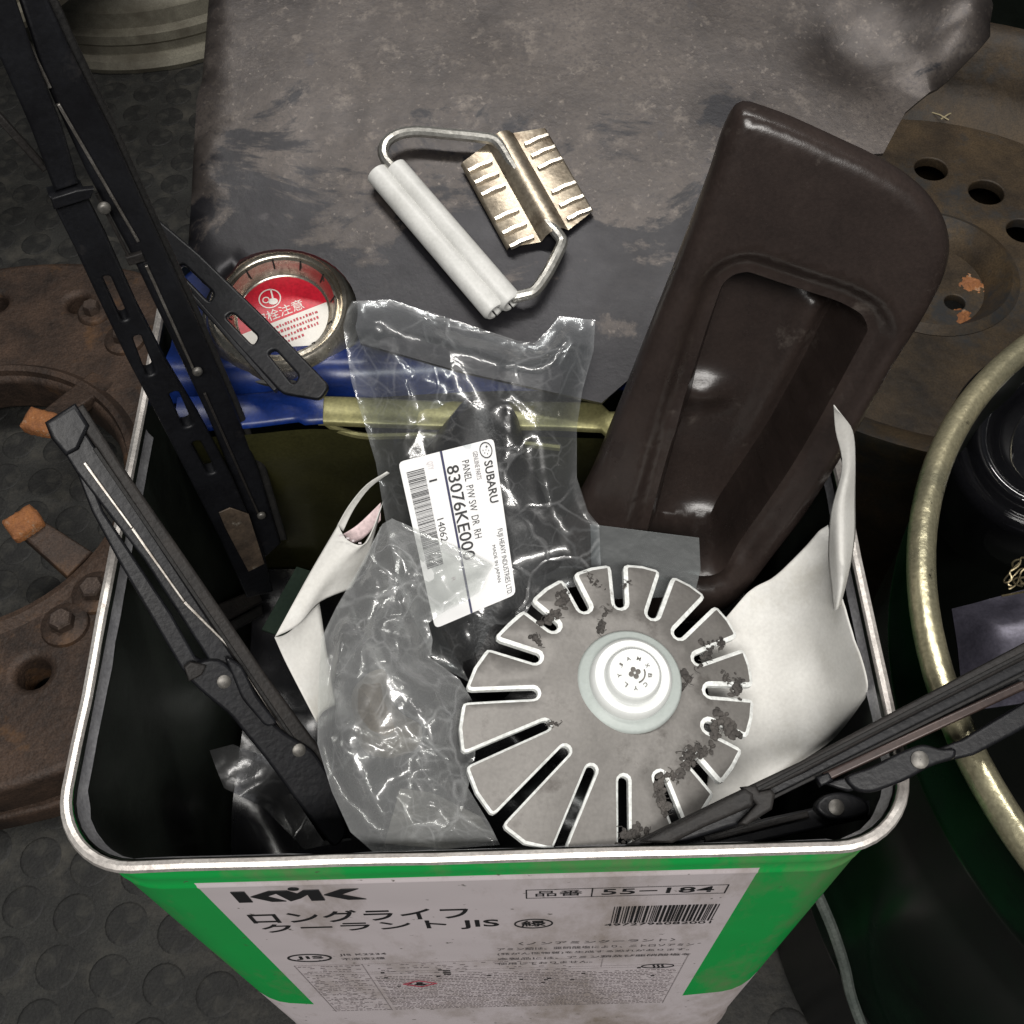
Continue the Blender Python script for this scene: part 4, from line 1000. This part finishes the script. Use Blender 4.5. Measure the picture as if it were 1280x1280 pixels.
# -- left wiper with lettered rubber and pivot bracket
c0 = P(420, 1035, .285); c1 = P(62, 520, .395)
wpC = axis_plane(c0, c1)
lf = thing('left_wiper', c0, 'black wiper blade with rivetted arm bracket, resting across the left rim of the tin', 'wiper')
poly_part('holder', [(58, 530), (90, 512), (120, 560), (200, 680), (300, 832), (400, 985), (440, 1048), (405, 1052), (360, 985), (285, 862), (180, 700), (95, 590)], wpC, .007, STEEL_BLK, lf, 0, .0008)
poly_part('rubber', [(88, 514), (104, 505), (150, 578), (240, 708), (330, 840), (400, 935), (455, 1020), (440, 1046), (398, 985), (300, 834), (205, 690), (122, 562)], wpC, .008, RUBBER_GREY, lf, .001, .0009)
poly_part('end_block', [(56, 528), (94, 504), (112, 532), (98, 562), (82, 570), (64, 548)], wpC, .010, STEEL_BLK, lf, .0022, .0012)
for a, b in (((76, 538), (91, 558)), ((105, 578), (165, 660)), ((165, 660), (230, 752)), ((230, 752), (288, 810)), ((300, 830), (385, 960))):
    ridge(a, b, wpC, .0010, .0010, EDGE_HI, lf, top=.0008)  # pale bars imitate the bright highlight lines on the holder
ridge((118, 560), (395, 966), wpC, .0012, .0010, RUBBER, lf, 'groove_lip', .0016)
poly_part('arm', [(92, 580), (104, 576), (130, 640), (170, 700), (215, 768), (245, 822), (262, 832), (240, 850), (228, 838), (200, 790), (150, 705), (115, 640)], wpC, .005, STEEL_BLK, lf, -.0005, .0008)
poly_part('bracket', [(226, 838), (250, 824), (276, 822), (300, 846), (318, 880), (352, 912), (390, 935), (412, 970), (432, 1040), (415, 1058), (370, 1000), (330, 945), (285, 890), (250, 862)], wpC, .006, STEEL_BLK, lf, .0035, .001, (), .003)
poly_part('pivot_cap', [(228, 830), (236, 824), (256, 828), (250, 840), (234, 848)], wpC, .003, RUBBER_GREY, lf, .0052, .0006)
rivet(278, 849, wpC, .0027, RIVET, lf, .0035); rivet(371, 934, wpC, .0027, RIVET, lf, .0035)
poly_part('side_lever', [(278, 816), (300, 828), (318, 866), (345, 900), (330, 905), (300, 870)], wpC, .004, STEEL_BLK, lf, .0050, .0008, (), .002)
# -- worn blade lying across, deep in the tin
d0 = P(132, 838, .275); d1 = P(330, 745, .225); wpD = axis_plane(d0, d1)
dw = thing('deep_wiper', d0, 'worn short wiper blade lying deep in the tin, under the rivetted bracket', 'wiper')
poly_part('holder', [(130, 826), (160, 808), (240, 768), (322, 735), (330, 752), (250, 795), (160, 838), (134, 846)], wpD, .008, RUBBER_GREY, dw, 0, .001)
poly_part('rubber', [(134, 846), (200, 820), (260, 792), (330, 754), (332, 768), (262, 806), (202, 834), (140, 858)], wpD, .006, RUBBER, dw, -.001, .001)
ridge((138, 824), (170, 808), wpD, .0022, .0022, RIVET, dw, 'spring_pin', .002)
poly_part('clip', [(160, 802), (176, 798), (188, 822), (172, 830)], wpD, .004, STEEL_BLK, dw, .003, .0008)
# -- right wipers, over the front-right corner
e0 = P(800, 1048, .3440); e1 = P(1250, 858, .3640); wpE = axis_plane(e0, e1)
rw = thing('right_wiper', e0, 'black wiper blade lying over the right rim of the tin and the pail', 'wiper')
poly_part('rubber', [(770, 1062), (932, 984), (1000, 952), (1112, 892), (1290, 798), (1290, 820), (1114, 908), (1004, 966), (940, 998), (800, 1062)], wpE, .007, RUBBER_GREY, rw, .001, .0009)
poly_part('holder', [(792, 1058), (935, 993), (1004, 962), (1114, 904), (1290, 815), (1290, 858), (1118, 930), (1030, 970), (965, 998), (925, 1030), (830, 1060)], wpE, .008, STEEL_BLK, rw, -.0012, .0010)
ridge((940, 990), (1290, 812), wpE, .0012, .0012, RUBBER, rw, 'groove_lip', .0014)
ridge((960, 1000), (1288, 838), wpE, .0010, .0012, RUBBER, rw, 'groove_lip', .0004)
RB = pm('rust_brown_rail', (.055, .036, .030), (.03, .02, .018), 60, .38, .3)
ridge((1030, 972), (1280, 856), wpE, .0026, .0022, RB, rw, 'rail', .0016)
poly_part('end_clip', [(925, 984), (944, 982), (948, 990), (962, 987), (968, 993), (964, 1012), (932, 1032), (922, 1030), (944, 1006)], wpE, .006, RUBBER_GREY, rw, .0030, .0009)
poly_part('tip_bar', [(800, 1052), (860, 1022), (930, 985), (942, 992), (940, 1008), (880, 1034), (840, 1054)], wpE, .005, RUBBER_GREY, rw, .0034, .0012)
poly_part('clip', [(1018, 972), (1034, 966), (1040, 976), (1024, 984)], wpE, .005, STEEL_BLK, rw, .003, .0008)
poly_part('bracket', [(1050, 972), (1090, 958), (1120, 942), (1150, 930), (1172, 938), (1192, 936), (1190, 950), (1160, 958), (1130, 976), (1088, 992), (1066, 990)], wpE, .005, STEEL_BLK, rw, .0042, .001, (), .003)
poly_part('arm', [(1165, 938), (1200, 925), (1290, 872), (1290, 905), (1215, 945), (1180, 952)], wpE, .005, STEEL_BLK, rw, .0020, .001)
poly_part('lever', [(1030, 980), (1048, 974), (1130, 952), (1138, 962), (1060, 990)], wpE, .003, STEEL_BLK, rw, .0020, .0008)
rivet(1145, 951, wpE, .0030, RIVET, rw, .0042)
f0 = P(850, 1050, .318); f1 = P(1085, 1000, .318); wpF = axis_plane(f0, f1)
lw2 = thing('lower_wiper', f0, 'second black wiper tucked under the other, in the front right corner of the tin', 'wiper')
poly_part('holder', [(850, 1058), (960, 1022), (1060, 1000), (1098, 1000), (1098, 1020), (1000, 1042), (900, 1064)], wpF, .007, STEEL_BLK, lw2, 0, .001)
poly_part('bracket', [(1012, 1010), (1026, 994), (1050, 990), (1078, 1000), (1084, 1016), (1060, 1026), (1030, 1026)], wpF, .005, STEEL_BLK, lw2, .004, .001, (), .003)
rivet(1040, 1010, wpF, .0030, RIVET, lw2, .004)
ridge((880, 1050), (1010, 1018), wpF, .0020, .0020, RUBBER_GREY, lw2, 'rail', .001)

# ================================================================ BLADED FAN DISC with white hub
fc = (778, 864); fz = .3440
n_f = np.array([.20, -.07, .95])
fpl = Plane(P(*fc, fz), n_f)
def rin(a):   # radius (px) of the slot ends, a: image angle (0 right, 90 up)
    return 105+8*math.cos(2*(a-RAD(135)))
def rout(a):
    d = math.cos(a-RAD(231)); return 166+60*max(0, d)**1.3+4*math.cos(a-RAD(-20))
NS = 16; sl0 = RAD(68.5)
def ip(a, r): return (fc[0]+r*math.cos(a), fc[1]-r*math.sin(a))
fan_o = []; 
slotw = 6.5
for k in range(NS):
    a = sl0+k*2*math.pi/NS; b = sl0+(k+1)*2*math.pi/NS
    # slot k: rounded inner end then out along the fin
    ri = rin(a)
    for t in (-90, -50, 0, 50, 90):
        # semicircle at slot end, facing the centre
        pass
    ca = np.array([math.cos(a), math.sin(a)]); na = np.array([-ca[1], ca[0]])
    pts = []
    for t in np.linspace(-90, 90, 7):
        c = (ri+slotw)*ca - slotw*math.cos(RAD(t))*ca + slotw*math.sin(RAD(t))*na
        pts.append(c)
    fan_o += [(fc[0]+c[0], fc[1]-c[1]) for c in pts]
    # fin edge out to the tip, tip corners rounded
    mid = (a+b)/2
    cb = np.array([math.cos(b), math.sin(b)]); nb_ = np.array([-cb[1], cb[0]])
    ra, rb = rout(a+.06), rout(b-.06)
    wa = slotw*(1+.25*random.random()); 
    q1 = ra*ca+(wa+3)*na; q2 = rb*cb-(wa+3)*nb_
    fan_o += [(fc[0]+c[0], fc[1]-c[1]) for c in ((ra-7)*ca+wa*na, (ra-2)*ca+(wa+1.5)*na, ra*ca+(wa+6)*na, (rout(mid)+1.5)*np.array([math.cos(mid), math.sin(mid)]), rb*cb-(wa+6)*nb_, (rb-2)*cb-(wa+1.5)*nb_, (rb-7)*cb-wa*nb_)]
fan_u = []
for q in fan_o:
    x, y = fpl.uv(*q); wy = fpl.at(x, y)[1]
    if wy < -.1166: y += (-.1166-wy)/fpl.v[1]       # the blades end short of the front wall
    fan_u.append((x, y))
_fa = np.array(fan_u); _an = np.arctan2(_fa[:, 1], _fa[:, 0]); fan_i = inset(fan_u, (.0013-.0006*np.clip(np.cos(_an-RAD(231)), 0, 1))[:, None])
fan = thing('fan_disc', fpl.at(0, 0, -.01), 'grey bladed fan disc with a white round hub, dusty, lying on top of the tin', 'fan')
FANG = pm('dusty_fan_metal', (0.200, 0.190, 0.178), (0.140, 0.132, 0.123), 34, .46, .35, .10, 260, c3=(.075, .066, .060), s3=60, t3=.65, w3=.08, grain=.08)
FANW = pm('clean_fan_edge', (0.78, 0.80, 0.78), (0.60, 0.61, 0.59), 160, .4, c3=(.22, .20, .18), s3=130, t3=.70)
def fan_h(p):
    r = np.hypot(p[:, 0], p[:, 1]); a = np.arctan2(p[:, 1], p[:, 0])
    bend = np.where(True, .22-.22*np.clip(np.cos(a-RAD(231)), 0, 1)**1.2, 0)
    return -np.clip(r-.0265, 0, 1)*bend+.0006*nz2(p, 60, 4)
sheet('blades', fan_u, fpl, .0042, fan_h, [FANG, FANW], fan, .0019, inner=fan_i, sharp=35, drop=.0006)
HUBW = pm('white_hub_plastic', (0.68, 0.70, 0.68), (0.63, 0.65, 0.64), 40, .32, grain=.02)
HUBG = pm('grey_hub_plastic', (0.45, 0.49, 0.47), (0.39, 0.43, 0.41), 40, .35, grain=.04)
hc = fpl.hit(786, 853); hm = frame(hc, n_f+np.array([-.10, -.05, 0]))
vs, fs = lathe([(.0160, -.001), (.0160, .0012), (.0152, .0022), (.0120, .0030), (.0118, .0032)], 56, hm); hb = mesh('hub', vs, fs, HUBG, fan, True, sharp=40)
vs, fs = lathe([(.0125, .0028), (.0122, .0052), (.0112, .0062), (.0086, .0064), (.0084, .0066), (.0082, .0086), (.0074, .0094), (.0001, .0096)], 56, hm); hbc = mesh('hub_cap', vs, fs, HUBW, hb, True, sharp=40)
hpl = Plane(hc+np.array(hm.to_3x3()@Vector((0, 0, .0097))), hm.to_3x3()@Vector((0, 0, 1)))
DM = pm('hub_mark', (.12, .11, .10), None, 60, .6)
for k, ch in enumerate('AMXBCYLYJ'):
    a = RAD(110-k*40); c = np.array([.0046*math.cos(a), .0046*math.sin(a)]); t = np.array([math.sin(a), -math.cos(a)]); nn = np.array([math.cos(a), math.sin(a)])
    s_ = .0006
    text(ch, hpl, c-t*s_-nn*s_, c+t*s_-nn*s_, c-t*s_+nn*s_, DM, hbc, 'hub_mark', .00005, 0, .01, px=False)
for k in range(4):
    a = RAD(20+90*k); c = (.0011*math.cos(a), .0011*math.sin(a)); outline('screw_recess', [circle(*c, .0008, 10)], hpl, .0002, DM, hbc, 0, .0001)
arc = [(.0033*math.cos(t), .0033*math.sin(t)) for t in np.linspace(RAD(-70), RAD(20), 10)]+[(.0029*math.cos(t), .0029*math.sin(t)) for t in np.linspace(RAD(20), RAD(-70), 10)]
outline('hub_mark', [arc], hpl, .0002, DM, hbc, 0, .0001)
# lint stuck to the blades
LINT = pm('grey_lint', (0.085, 0.077, 0.070), (0.030, 0.027, 0.025), 120, .9, 0, .8, 700)
bm = bmesh.new(); rnd = random.Random(5)
for (px, py, n, sp, sz) in ((705, 745, 14, 12, 5), (690, 770, 12, 16, 5), (672, 800, 6, 7, 5), (750, 785, 8, 8, 4), (757, 765, 5, 6, 3), (745, 722, 6, 10, 3), (785, 728, 3, 6, 3), (885, 815, 10, 14, 4), (905, 800, 6, 8, 4), (858, 845, 12, 9, 5), (850, 860, 7, 6, 5), (925, 855, 12, 13, 5), (910, 845, 5, 8, 4), (912, 905, 16, 14, 7), (895, 915, 10, 12, 5), (870, 940, 22, 16, 5), (860, 955, 10, 10, 5), (825, 985, 14, 10, 5), (830, 1005, 14, 10, 5), (790, 1040, 16, 14, 5), (840, 970, 8, 9, 4), (690, 905, 5, 8, 3), (878, 800, 5, 6, 4)):
    ang = rnd.uniform(0, 3.14)
    for i in range(n*3):
        t_, w_ = rnd.gauss(0, sp*.62), rnd.gauss(0, sp*.24)
        x, y = px+t_*math.cos(ang)-w_*math.sin(ang), py+t_*math.sin(ang)+w_*math.cos(ang); u, v = fpl.uv(x, y)
        h = float(fan_h(np.array([[u, v]]))[0]); s = sz*rnd.uniform(.2, .8)*.00020
        c = fpl.at(u, v, h+s*.25)
        mt = Matrix.Translation(V(c))@Matrix.Rotation(rnd.random()*6, 4, 'Z')@Matrix.Diagonal((s*rnd.uniform(1, 1.8), s, s*rnd.uniform(.45, .8), 1))
        r = bmesh.ops.create_icosphere(bm, subdivisions=2, radius=1, matrix=mt)
        for q in r['verts']:
            q.co += Vector((mnoise.noise(q.co*2600), mnoise.noise(q.co*2600+Vector((9, 0, 0))), mnoise.noise(q.co*2600+Vector((0, 9, 0)))))*s*.35
        if i % 4 == 0:      # a loose fibre
            a_ = rnd.uniform(0, 6.28); L_ = rnd.uniform(.001, .0028); pts = [np.array(c)+fpl.u*(math.cos(a_+k*.5)*L_*k/3)+fpl.v*(math.sin(a_+k*.5)*L_*k/3)+fpl.n*(s*.6+.0004*math.sin(k)) for k in range(4)]
            vv, ff = tube(pts, .00009, 4); bv = [bm.verts.new(V(q)) for q in vv]
            for f in ff: bm.faces.new([bv[k] for k in f])
o = from_bm('lint', bm, LINT, fan, True, 60); o['kind'] = 'stuff'

# ================================================================ WHITE PAPERS
PAPER = pm('white_paper', (0.60, 0.595, 0.57), (0.50, 0.49, 0.46), 30, .75, 0, .25, 120, c3=(.40, .38, .33), s3=24, t3=.66, w3=.12, grain=.05)
def patch(name, grid, m, parent=None, k=6, t=.00025, noise=.0008, seed=0):
    """smooth sheet through a grid of points (rows of (px,py,z))"""
    g = [[P(*q) for q in row] for row in grid]
    rows = [smooth_path(r, k) for r in g]; cols = list(zip(*rows)); full = [smooth_path(c, k) for c in cols]
    nu, nv = len(full), len(full[0]); vs = []
    for c in full:
        for v in c: vs.append(v+np.array([1, 1, 1])*noise*mnoise.noise(Vector(v*45)+Vector((seed, 0, 0))))
    if noise > .001:
        arr = np.array(vs); arr[:, 2] += facets(arr[:, :2], .016, .0040, seed+3); vs = list(arr)
    fs = [(i*nv+j, i*nv+j+1, (i+1)*nv+j+1, (i+1)*nv+j) for i in range(nu-1) for j in range(nv-1)]
    o = mesh(name, vs, fs, m, parent, True, sharp=80)
    md = o.modifiers.new('thickness', 'SOLIDIFY'); md.thickness = t; md.offset = 0
    return o
pr = thing('loose_paper', P(980, 850, .31), 'creased white paper standing against the right wall beside the fan, its corner curled up', 'paper')
patch('sheet', [[(870, 810, .318), (905, 775, .322), (940, 736, .326), (976, 713, .332), (1036, 652, .345)],
                [(880, 850, .314), (930, 830, .316), (970, 800, .320), (1005, 775, .328), (1050, 740, .346)],
                [(890, 920, .310), (940, 895, .312), (985, 870, .317), (1030, 845, .326), (1072, 800, .346)],
                [(885, 985, .308), (935, 965, .309), (985, 945, .313), (1040, 905, .322), (1086, 850, .345)],
                [(880, 1020, .306), (930, 1000, .306), (975, 970, .308), (1040, 925, .316), (1082, 872, .338)]], PAPER, pr, 14, seed=2, noise=.0012)
patch('curled_corner', [[(1041, 508, .400), (1044, 512, .400), (1048, 517, .399)],
                        [(1043, 540, .391), (1054, 538, .392), (1064, 540, .390)],
                        [(1052, 585, .378), (1060, 582, .380), (1068, 580, .378)],
                        [(1040, 640, .365), (1054, 630, .370), (1069, 625, .364)],
                        [(1036, 690, .354), (1052, 680, .362), (1068, 672, .356)],
                        [(1040, 735, .350), (1053, 725, .356), (1061, 718, .351)],
                        [(1042, 765, .346), (1046, 762, .348), (1050, 758, .346)]], PAPER, pr, 5, seed=4, noise=.0006)
# folded instruction leaflet on the left
pf = thing('folded_leaflet', P(400, 760, .32), 'folded white leaflet with a torn upper corner, partly inside the clear bag', 'paper')
patch('front_fold', [[(343, 797, .338), (362, 762, .340), (392, 708, .343), (422, 657, .347)],
                     [(372, 782, .337), (388, 748, .340), (412, 705, .344), (434, 676, .347)],
                     [(400, 752, .336), (415, 728, .339), (436, 700, .343), (458, 678, .347)],
                     [(440, 735, .333), (450, 715, .336), (462, 690, .341), (478, 628, .350)]], PAPER, pf, 5, seed=1, noise=.0005)
patch('back_fold', [[(343, 797, .337), (362, 790, .335), (398, 755, .332)],
                    [(356, 825, .331), (378, 815, .329), (405, 800, .327)],
                    [(374, 862, .326), (392, 850, .324), (412, 840, .322)],
                    [(396, 903, .321), (404, 890, .320), (420, 880, .318)]], PAPER, pf, 5, seed=6, noise=.0005)
PINKP = pm('pink_printed_paper', (.66, .52, .52), (.6, .47, .47), 40, .7)
patch('inner_fold', [[(428, 668, .338), (448, 655, .340), (476, 628, .344)], [(440, 680, .335), (455, 672, .336), (476, 650, .340)]], PINKP, pf, 5, noise=.0003)
patch('torn_sliver', [[(421, 658, .347), (424, 660, .346), (429, 664, .345)], [(436, 632, .352), (439, 634, .351), (442, 637, .350)], [(458, 606, .358), (460, 608, .357), (462, 610, .356)], [(484, 589, .362), (485, 590, .362), (487, 591, .361)]], PAPER, pf, 4, noise=.0002)
lpp = Plane(P(432, 672, .3480), (-.1, -.35, 1))
for (px, py, w) in ((425, 672, 6), (434, 675, 5), (441, 678, 4), (449, 681, 5)):
    a = lpp.uv(px, py); blocks('pencil_mark', [box2(a[0], a[1], a[0]+w*.0002, a[1]+.0006)], lpp, GREYPRINT, pf, .0012)
# dark green card edge behind it
o = bar(P(340, 792, .318), P(384, 712, .322), .010, .0012, 'green_card', pm('dark_green_plastic', (.012, .020, .014), None, 40, .3), None, (-.5, -.3, 1), .0003)
tag(o, 'dark green plastic strip standing behind the folded leaflet', 'plastic strip')

# ================================================================ CLEAR BAG with black switch panel and part sticker
gpl = Plane(P(585, 640, .3440), (-.03, -.36, 1))
FILM = film('clear_film', milk=.022, gloss=.36, rough=.10, crease=.17)
bag = thing('parts_bag', P(585, 640, .33), 'clear plastic parts bag with printed sticker, lying over the back of the tin', 'plastic bag')
PB = pm('black_panel_plastic', (.007, .0068, .0075), (.005, .005, .0055), 60, .38, 0, .2, 900)
sp_ = [(507, 580), (545, 525), (583, 486), (625, 484), (645, 505), (656, 550), (680, 610), (705, 680), (712, 730), (680, 790), (645, 855), (612, 885), (560, 850), (530, 780), (515, 680)]
su = roundpoly([gpl.uv(*q) for q in sp_], .004, 3)
sw = sheet('switch_panel', su, gpl, .005, lambda p: -.0025-.010*(1-np.sqrt(np.clip(1-(1-np.clip(polyd(p, su)/.010, 0, 1))**2, 0, 1)))+.006*np.exp(-((p[:, 0]-.004)/.012)**2)-.0*p[:, 1], [PB], None, .004, sharp=70)
tag(sw, 'black plastic window switch panel sealed inside the clear bag', 'switch panel')
fo = [(430, 410), (436, 388), (441, 378), (488, 375), (568, 400), (646, 427), (668, 430), (686, 412), (699, 396), (744, 400), (742, 438), (728, 488), (721, 535), (721, 597), (735, 640), (749, 657), (752, 728), (712, 735), (670, 745), (640, 800), (600, 860), (545, 830), (500, 740), (480, 640), (470, 579), (455, 528), (440, 479)]
fu = [gpl.uv(*q) for q in fo]
def bagtop(seed, base, a1, a2):
    def f(p):
        e = polyd(p, fu); w = sstep(0, .014, e)
        return base*w + .0006 + w*(facets(p, .017, a1, seed, (1, 1.7))+facets(p, .007, a2, seed+3, (1, 1.5)))+.0010*nz2(p, 50, seed)
    return f
sheet('film', fu, gpl, .0016, bagtop(31, .006, .0045, .0016), [FILM], bag, 0, sharp=80, seed=3)
sheet('film', fu, gpl, .0026, lambda p: -.017*sstep(0, .02, polyd(p, fu))+facets(p, .02, .004, 77), [FILM], bag, 0, sharp=80, seed=4)
# sticker (in the bag, on the panel's face)
sc4 = [(498, 578), (617, 548), (645, 743), (544, 786)]
spl = Plane(gpl.hit(565, 660)+gpl.n*.0105, gpl.n, gpl.u)
q4 = [np.array(spl.uv(*q)) for q in sc4]
STK = pm('sticker_paper', (0.70, 0.70, 0.70), (0.67, 0.67, 0.67), 40, .45, grain=0)
# true up to a parallelogram: top-left, top-right, bottom-right, bottom-left
TL, TR, BR, BL = q4
stk = outline('sticker', [roundpoly([tuple(q) for q in (TL, BL, BR, TR)], .0018, 3)], spl, .0003, STK, bag, 0, 0.0004)
def sq(s, t):   # s along the text (0 top edge .. 1 bottom edge), t across (0 left .. 1 right)
    a = TL+(BL-TL)*s; b = TR+(BR-TR)*s; return a+(b-a)*t
def stext(tx, s0, s1, t0, t1, w=0.0, m=BLACK): return text(tx, spl, sq(s0, t0), sq(s1, t0), sq(s0, t1), m, stk, 'sticker_print', .0002, .0004, w, px=False)
stext('SUBARU', .135, .405, .865, .955, .018)
stext('GENUINE PARTS', .055, .235, .765, .815, .002, GP2)
stext('PANEL  P/W SW  DR  RH', .095, .585, .640, .715)
stext('83076KE000', .105, .690, .470, .600, .010)
stext('FUJI HEAVY INDUSTRIES LTD.', .575, .985, .880, .955, .0)
stext('MADE IN JAPAN', .660, .890, .800, .850, .0)
stext('QTY', .045, .095, .275, .345, .0, GREYPRINT); stext('1', .158, .170, .270, .355, .0)
stext('14062', .400, .540, .270, .345, .0)
stext('R', .760, .785, .300, .345, .0, GREYPRINT)
NAVY = pm('print_navy', (.02, .022, .07), None, 40, .5)
blocks('sticker_rule', [[sq(0, .435), sq(1, .440), sq(1, .465), sq(0, .460)]], spl, NAVY, stk, .0006)
rr = []; s = .075; random.seed(9)
while s < .66:
    d = random.choice((.0022, .0022, .0045, .006)); rr.append([sq(s, .06), sq(s+d, .06), sq(s+d, .245), sq(s, .245)]); s += d+random.choice((.0025, .0025, .005))
blocks('sticker_barcode', rr, spl, BLACK, stk, .0006)['kind'] = 'stuff'
# emblem: oval with six stars
ce = sq(.065, .905); ru = (BL-TL)*.050; rv = (TR-TL)*.065
ov = lambda k: [tuple(ce+ru*k*math.cos(t)+rv*k*math.sin(t)) for t in np.linspace(0, 2*math.pi, 26, False)]
outline('sticker_emblem', [ov(1), ov(.86)], spl, .0001, BLACK, stk, 0, .0007)
for (a, b, r) in ((-.40, .22, .26), (.12, .42, .13), (.48, .12, .13), (.30, -.28, .13), (-.05, -.45, .13), (-.02, .0, .10)):
    c = ce+ru*a+rv*b
    outline('sticker_emblem', [[tuple(c+(ru*math.cos(t)*1.0+rv*math.sin(t))*(r if k % 2 == 0 else r*.3)) for k, t in enumerate(np.linspace(0, 2*math.pi, 8, False))]], spl, .0001, BLACK, stk, 0, .0007)
# ================================================================ SECOND CLEAR BAG, crumpled, in front
g2 = Plane(P(500, 850, .3440), (-.06, -.20, 1))
FILM2 = film('clear_film_thick', (.92, .93, .92), .08, .36, .10, .28)
bag2 = thing('crumpled_bag', P(500, 850, .30), 'crumpled clear plastic bag between the folded leaflet and the fan', 'plastic bag')
f2 = [(478, 655), (490, 648), (535, 668), (590, 690), (616, 706), (600, 740), (560, 762), (536, 780), (541, 800), (538, 822), (575, 850), (596, 885), (594, 945), (585, 985), (612, 1030), (625, 1056), (470, 1068), (438, 1040), (415, 990), (397, 930), (398, 850), (400, 800), (420, 760), (448, 712)]
f2u = [g2.uv(*q) for q in f2]
tip = np.array(g2.uv(480, 655))
def b2(seed, base, a1, a2):
    def f(p):
        e = polyd(p, f2u); w = sstep(0, .012, e); d = p-tip; r = np.hypot(*d.T); an = np.arctan2(d[:, 1], d[:, 0])
        rad = np.abs(((an*5.5/math.pi*2+.6*nz2(p, 30, seed)) % 2)-1)-.5
        return base*w + w*(facets(p, .019, a1, seed)+facets(p, .0065, a2, seed+3))+rad*.10*np.clip(r, 0, .03)*sstep(.10, .03, r)
    return f
sheet('film', f2u, g2, .0015, b2(41, .012, .0080, .0028), [FILM2], bag2, 0, sharp=80, seed=5)
sheet('film', f2u, g2, .0018, b2(58, -.004, .006, .0015), [FILM2], bag2, 0, sharp=80, seed=6)
# brown part inside it
BPT = pm('tan_part', (.12, .098, .07), (.06, .05, .04), 16, .5, 0, .3, 200)
k2 = Plane(P(470, 900, .3380), (-.05, -.2, 1))
L = [k2.uv(*q) for q in ((432, 860), (455, 835), (478, 828), (482, 870), (500, 890), (525, 900), (520, 930), (480, 945), (445, 935))]
Lr = roundpoly(L, .005, 3)
o = sheet('tan_clip', Lr, k2, .004, lambda p: -.006*(1-sstep(0, .006, polyd(p, Lr))), [BPT], None, .003, sharp=60)
tag(o, 'tan plastic part wrapped inside the crumpled bag', 'plastic part')
CARDG = pm('grey_pasteboard', (.15, .14, .125), (.08, .075, .07), 30, .6)
o = poly_part('leaf_strip', [(500, 985), (540, 990), (600, 1020), (622, 1050), (560, 1062), (480, 1055)], Plane(P(560, 1030, .322), (0, -.1, 1)), .0012, CARDG, None, 0, .0003)
tag(o, 'grey-brown card lying under the crumpled bag by the front rim', 'card')
# grey translucent card by the brown panel
cpl3 = Plane(P(812, 690, .333), (0, -.40, 1))
GC = film('grey_card_film', (.55, .60, .60), .035, .05, .35, 0.0)
o = poly_part('grey_sleeve', [(738, 655), (874, 672), (876, 712), (868, 745), (740, 750)], cpl3, .0006, GC, None, 0, .0001)
tag(o, 'translucent grey plastic sleeve behind the fan, against the brown panel', 'plastic sleeve')
# metal clip bright spot inside the first bag etc.
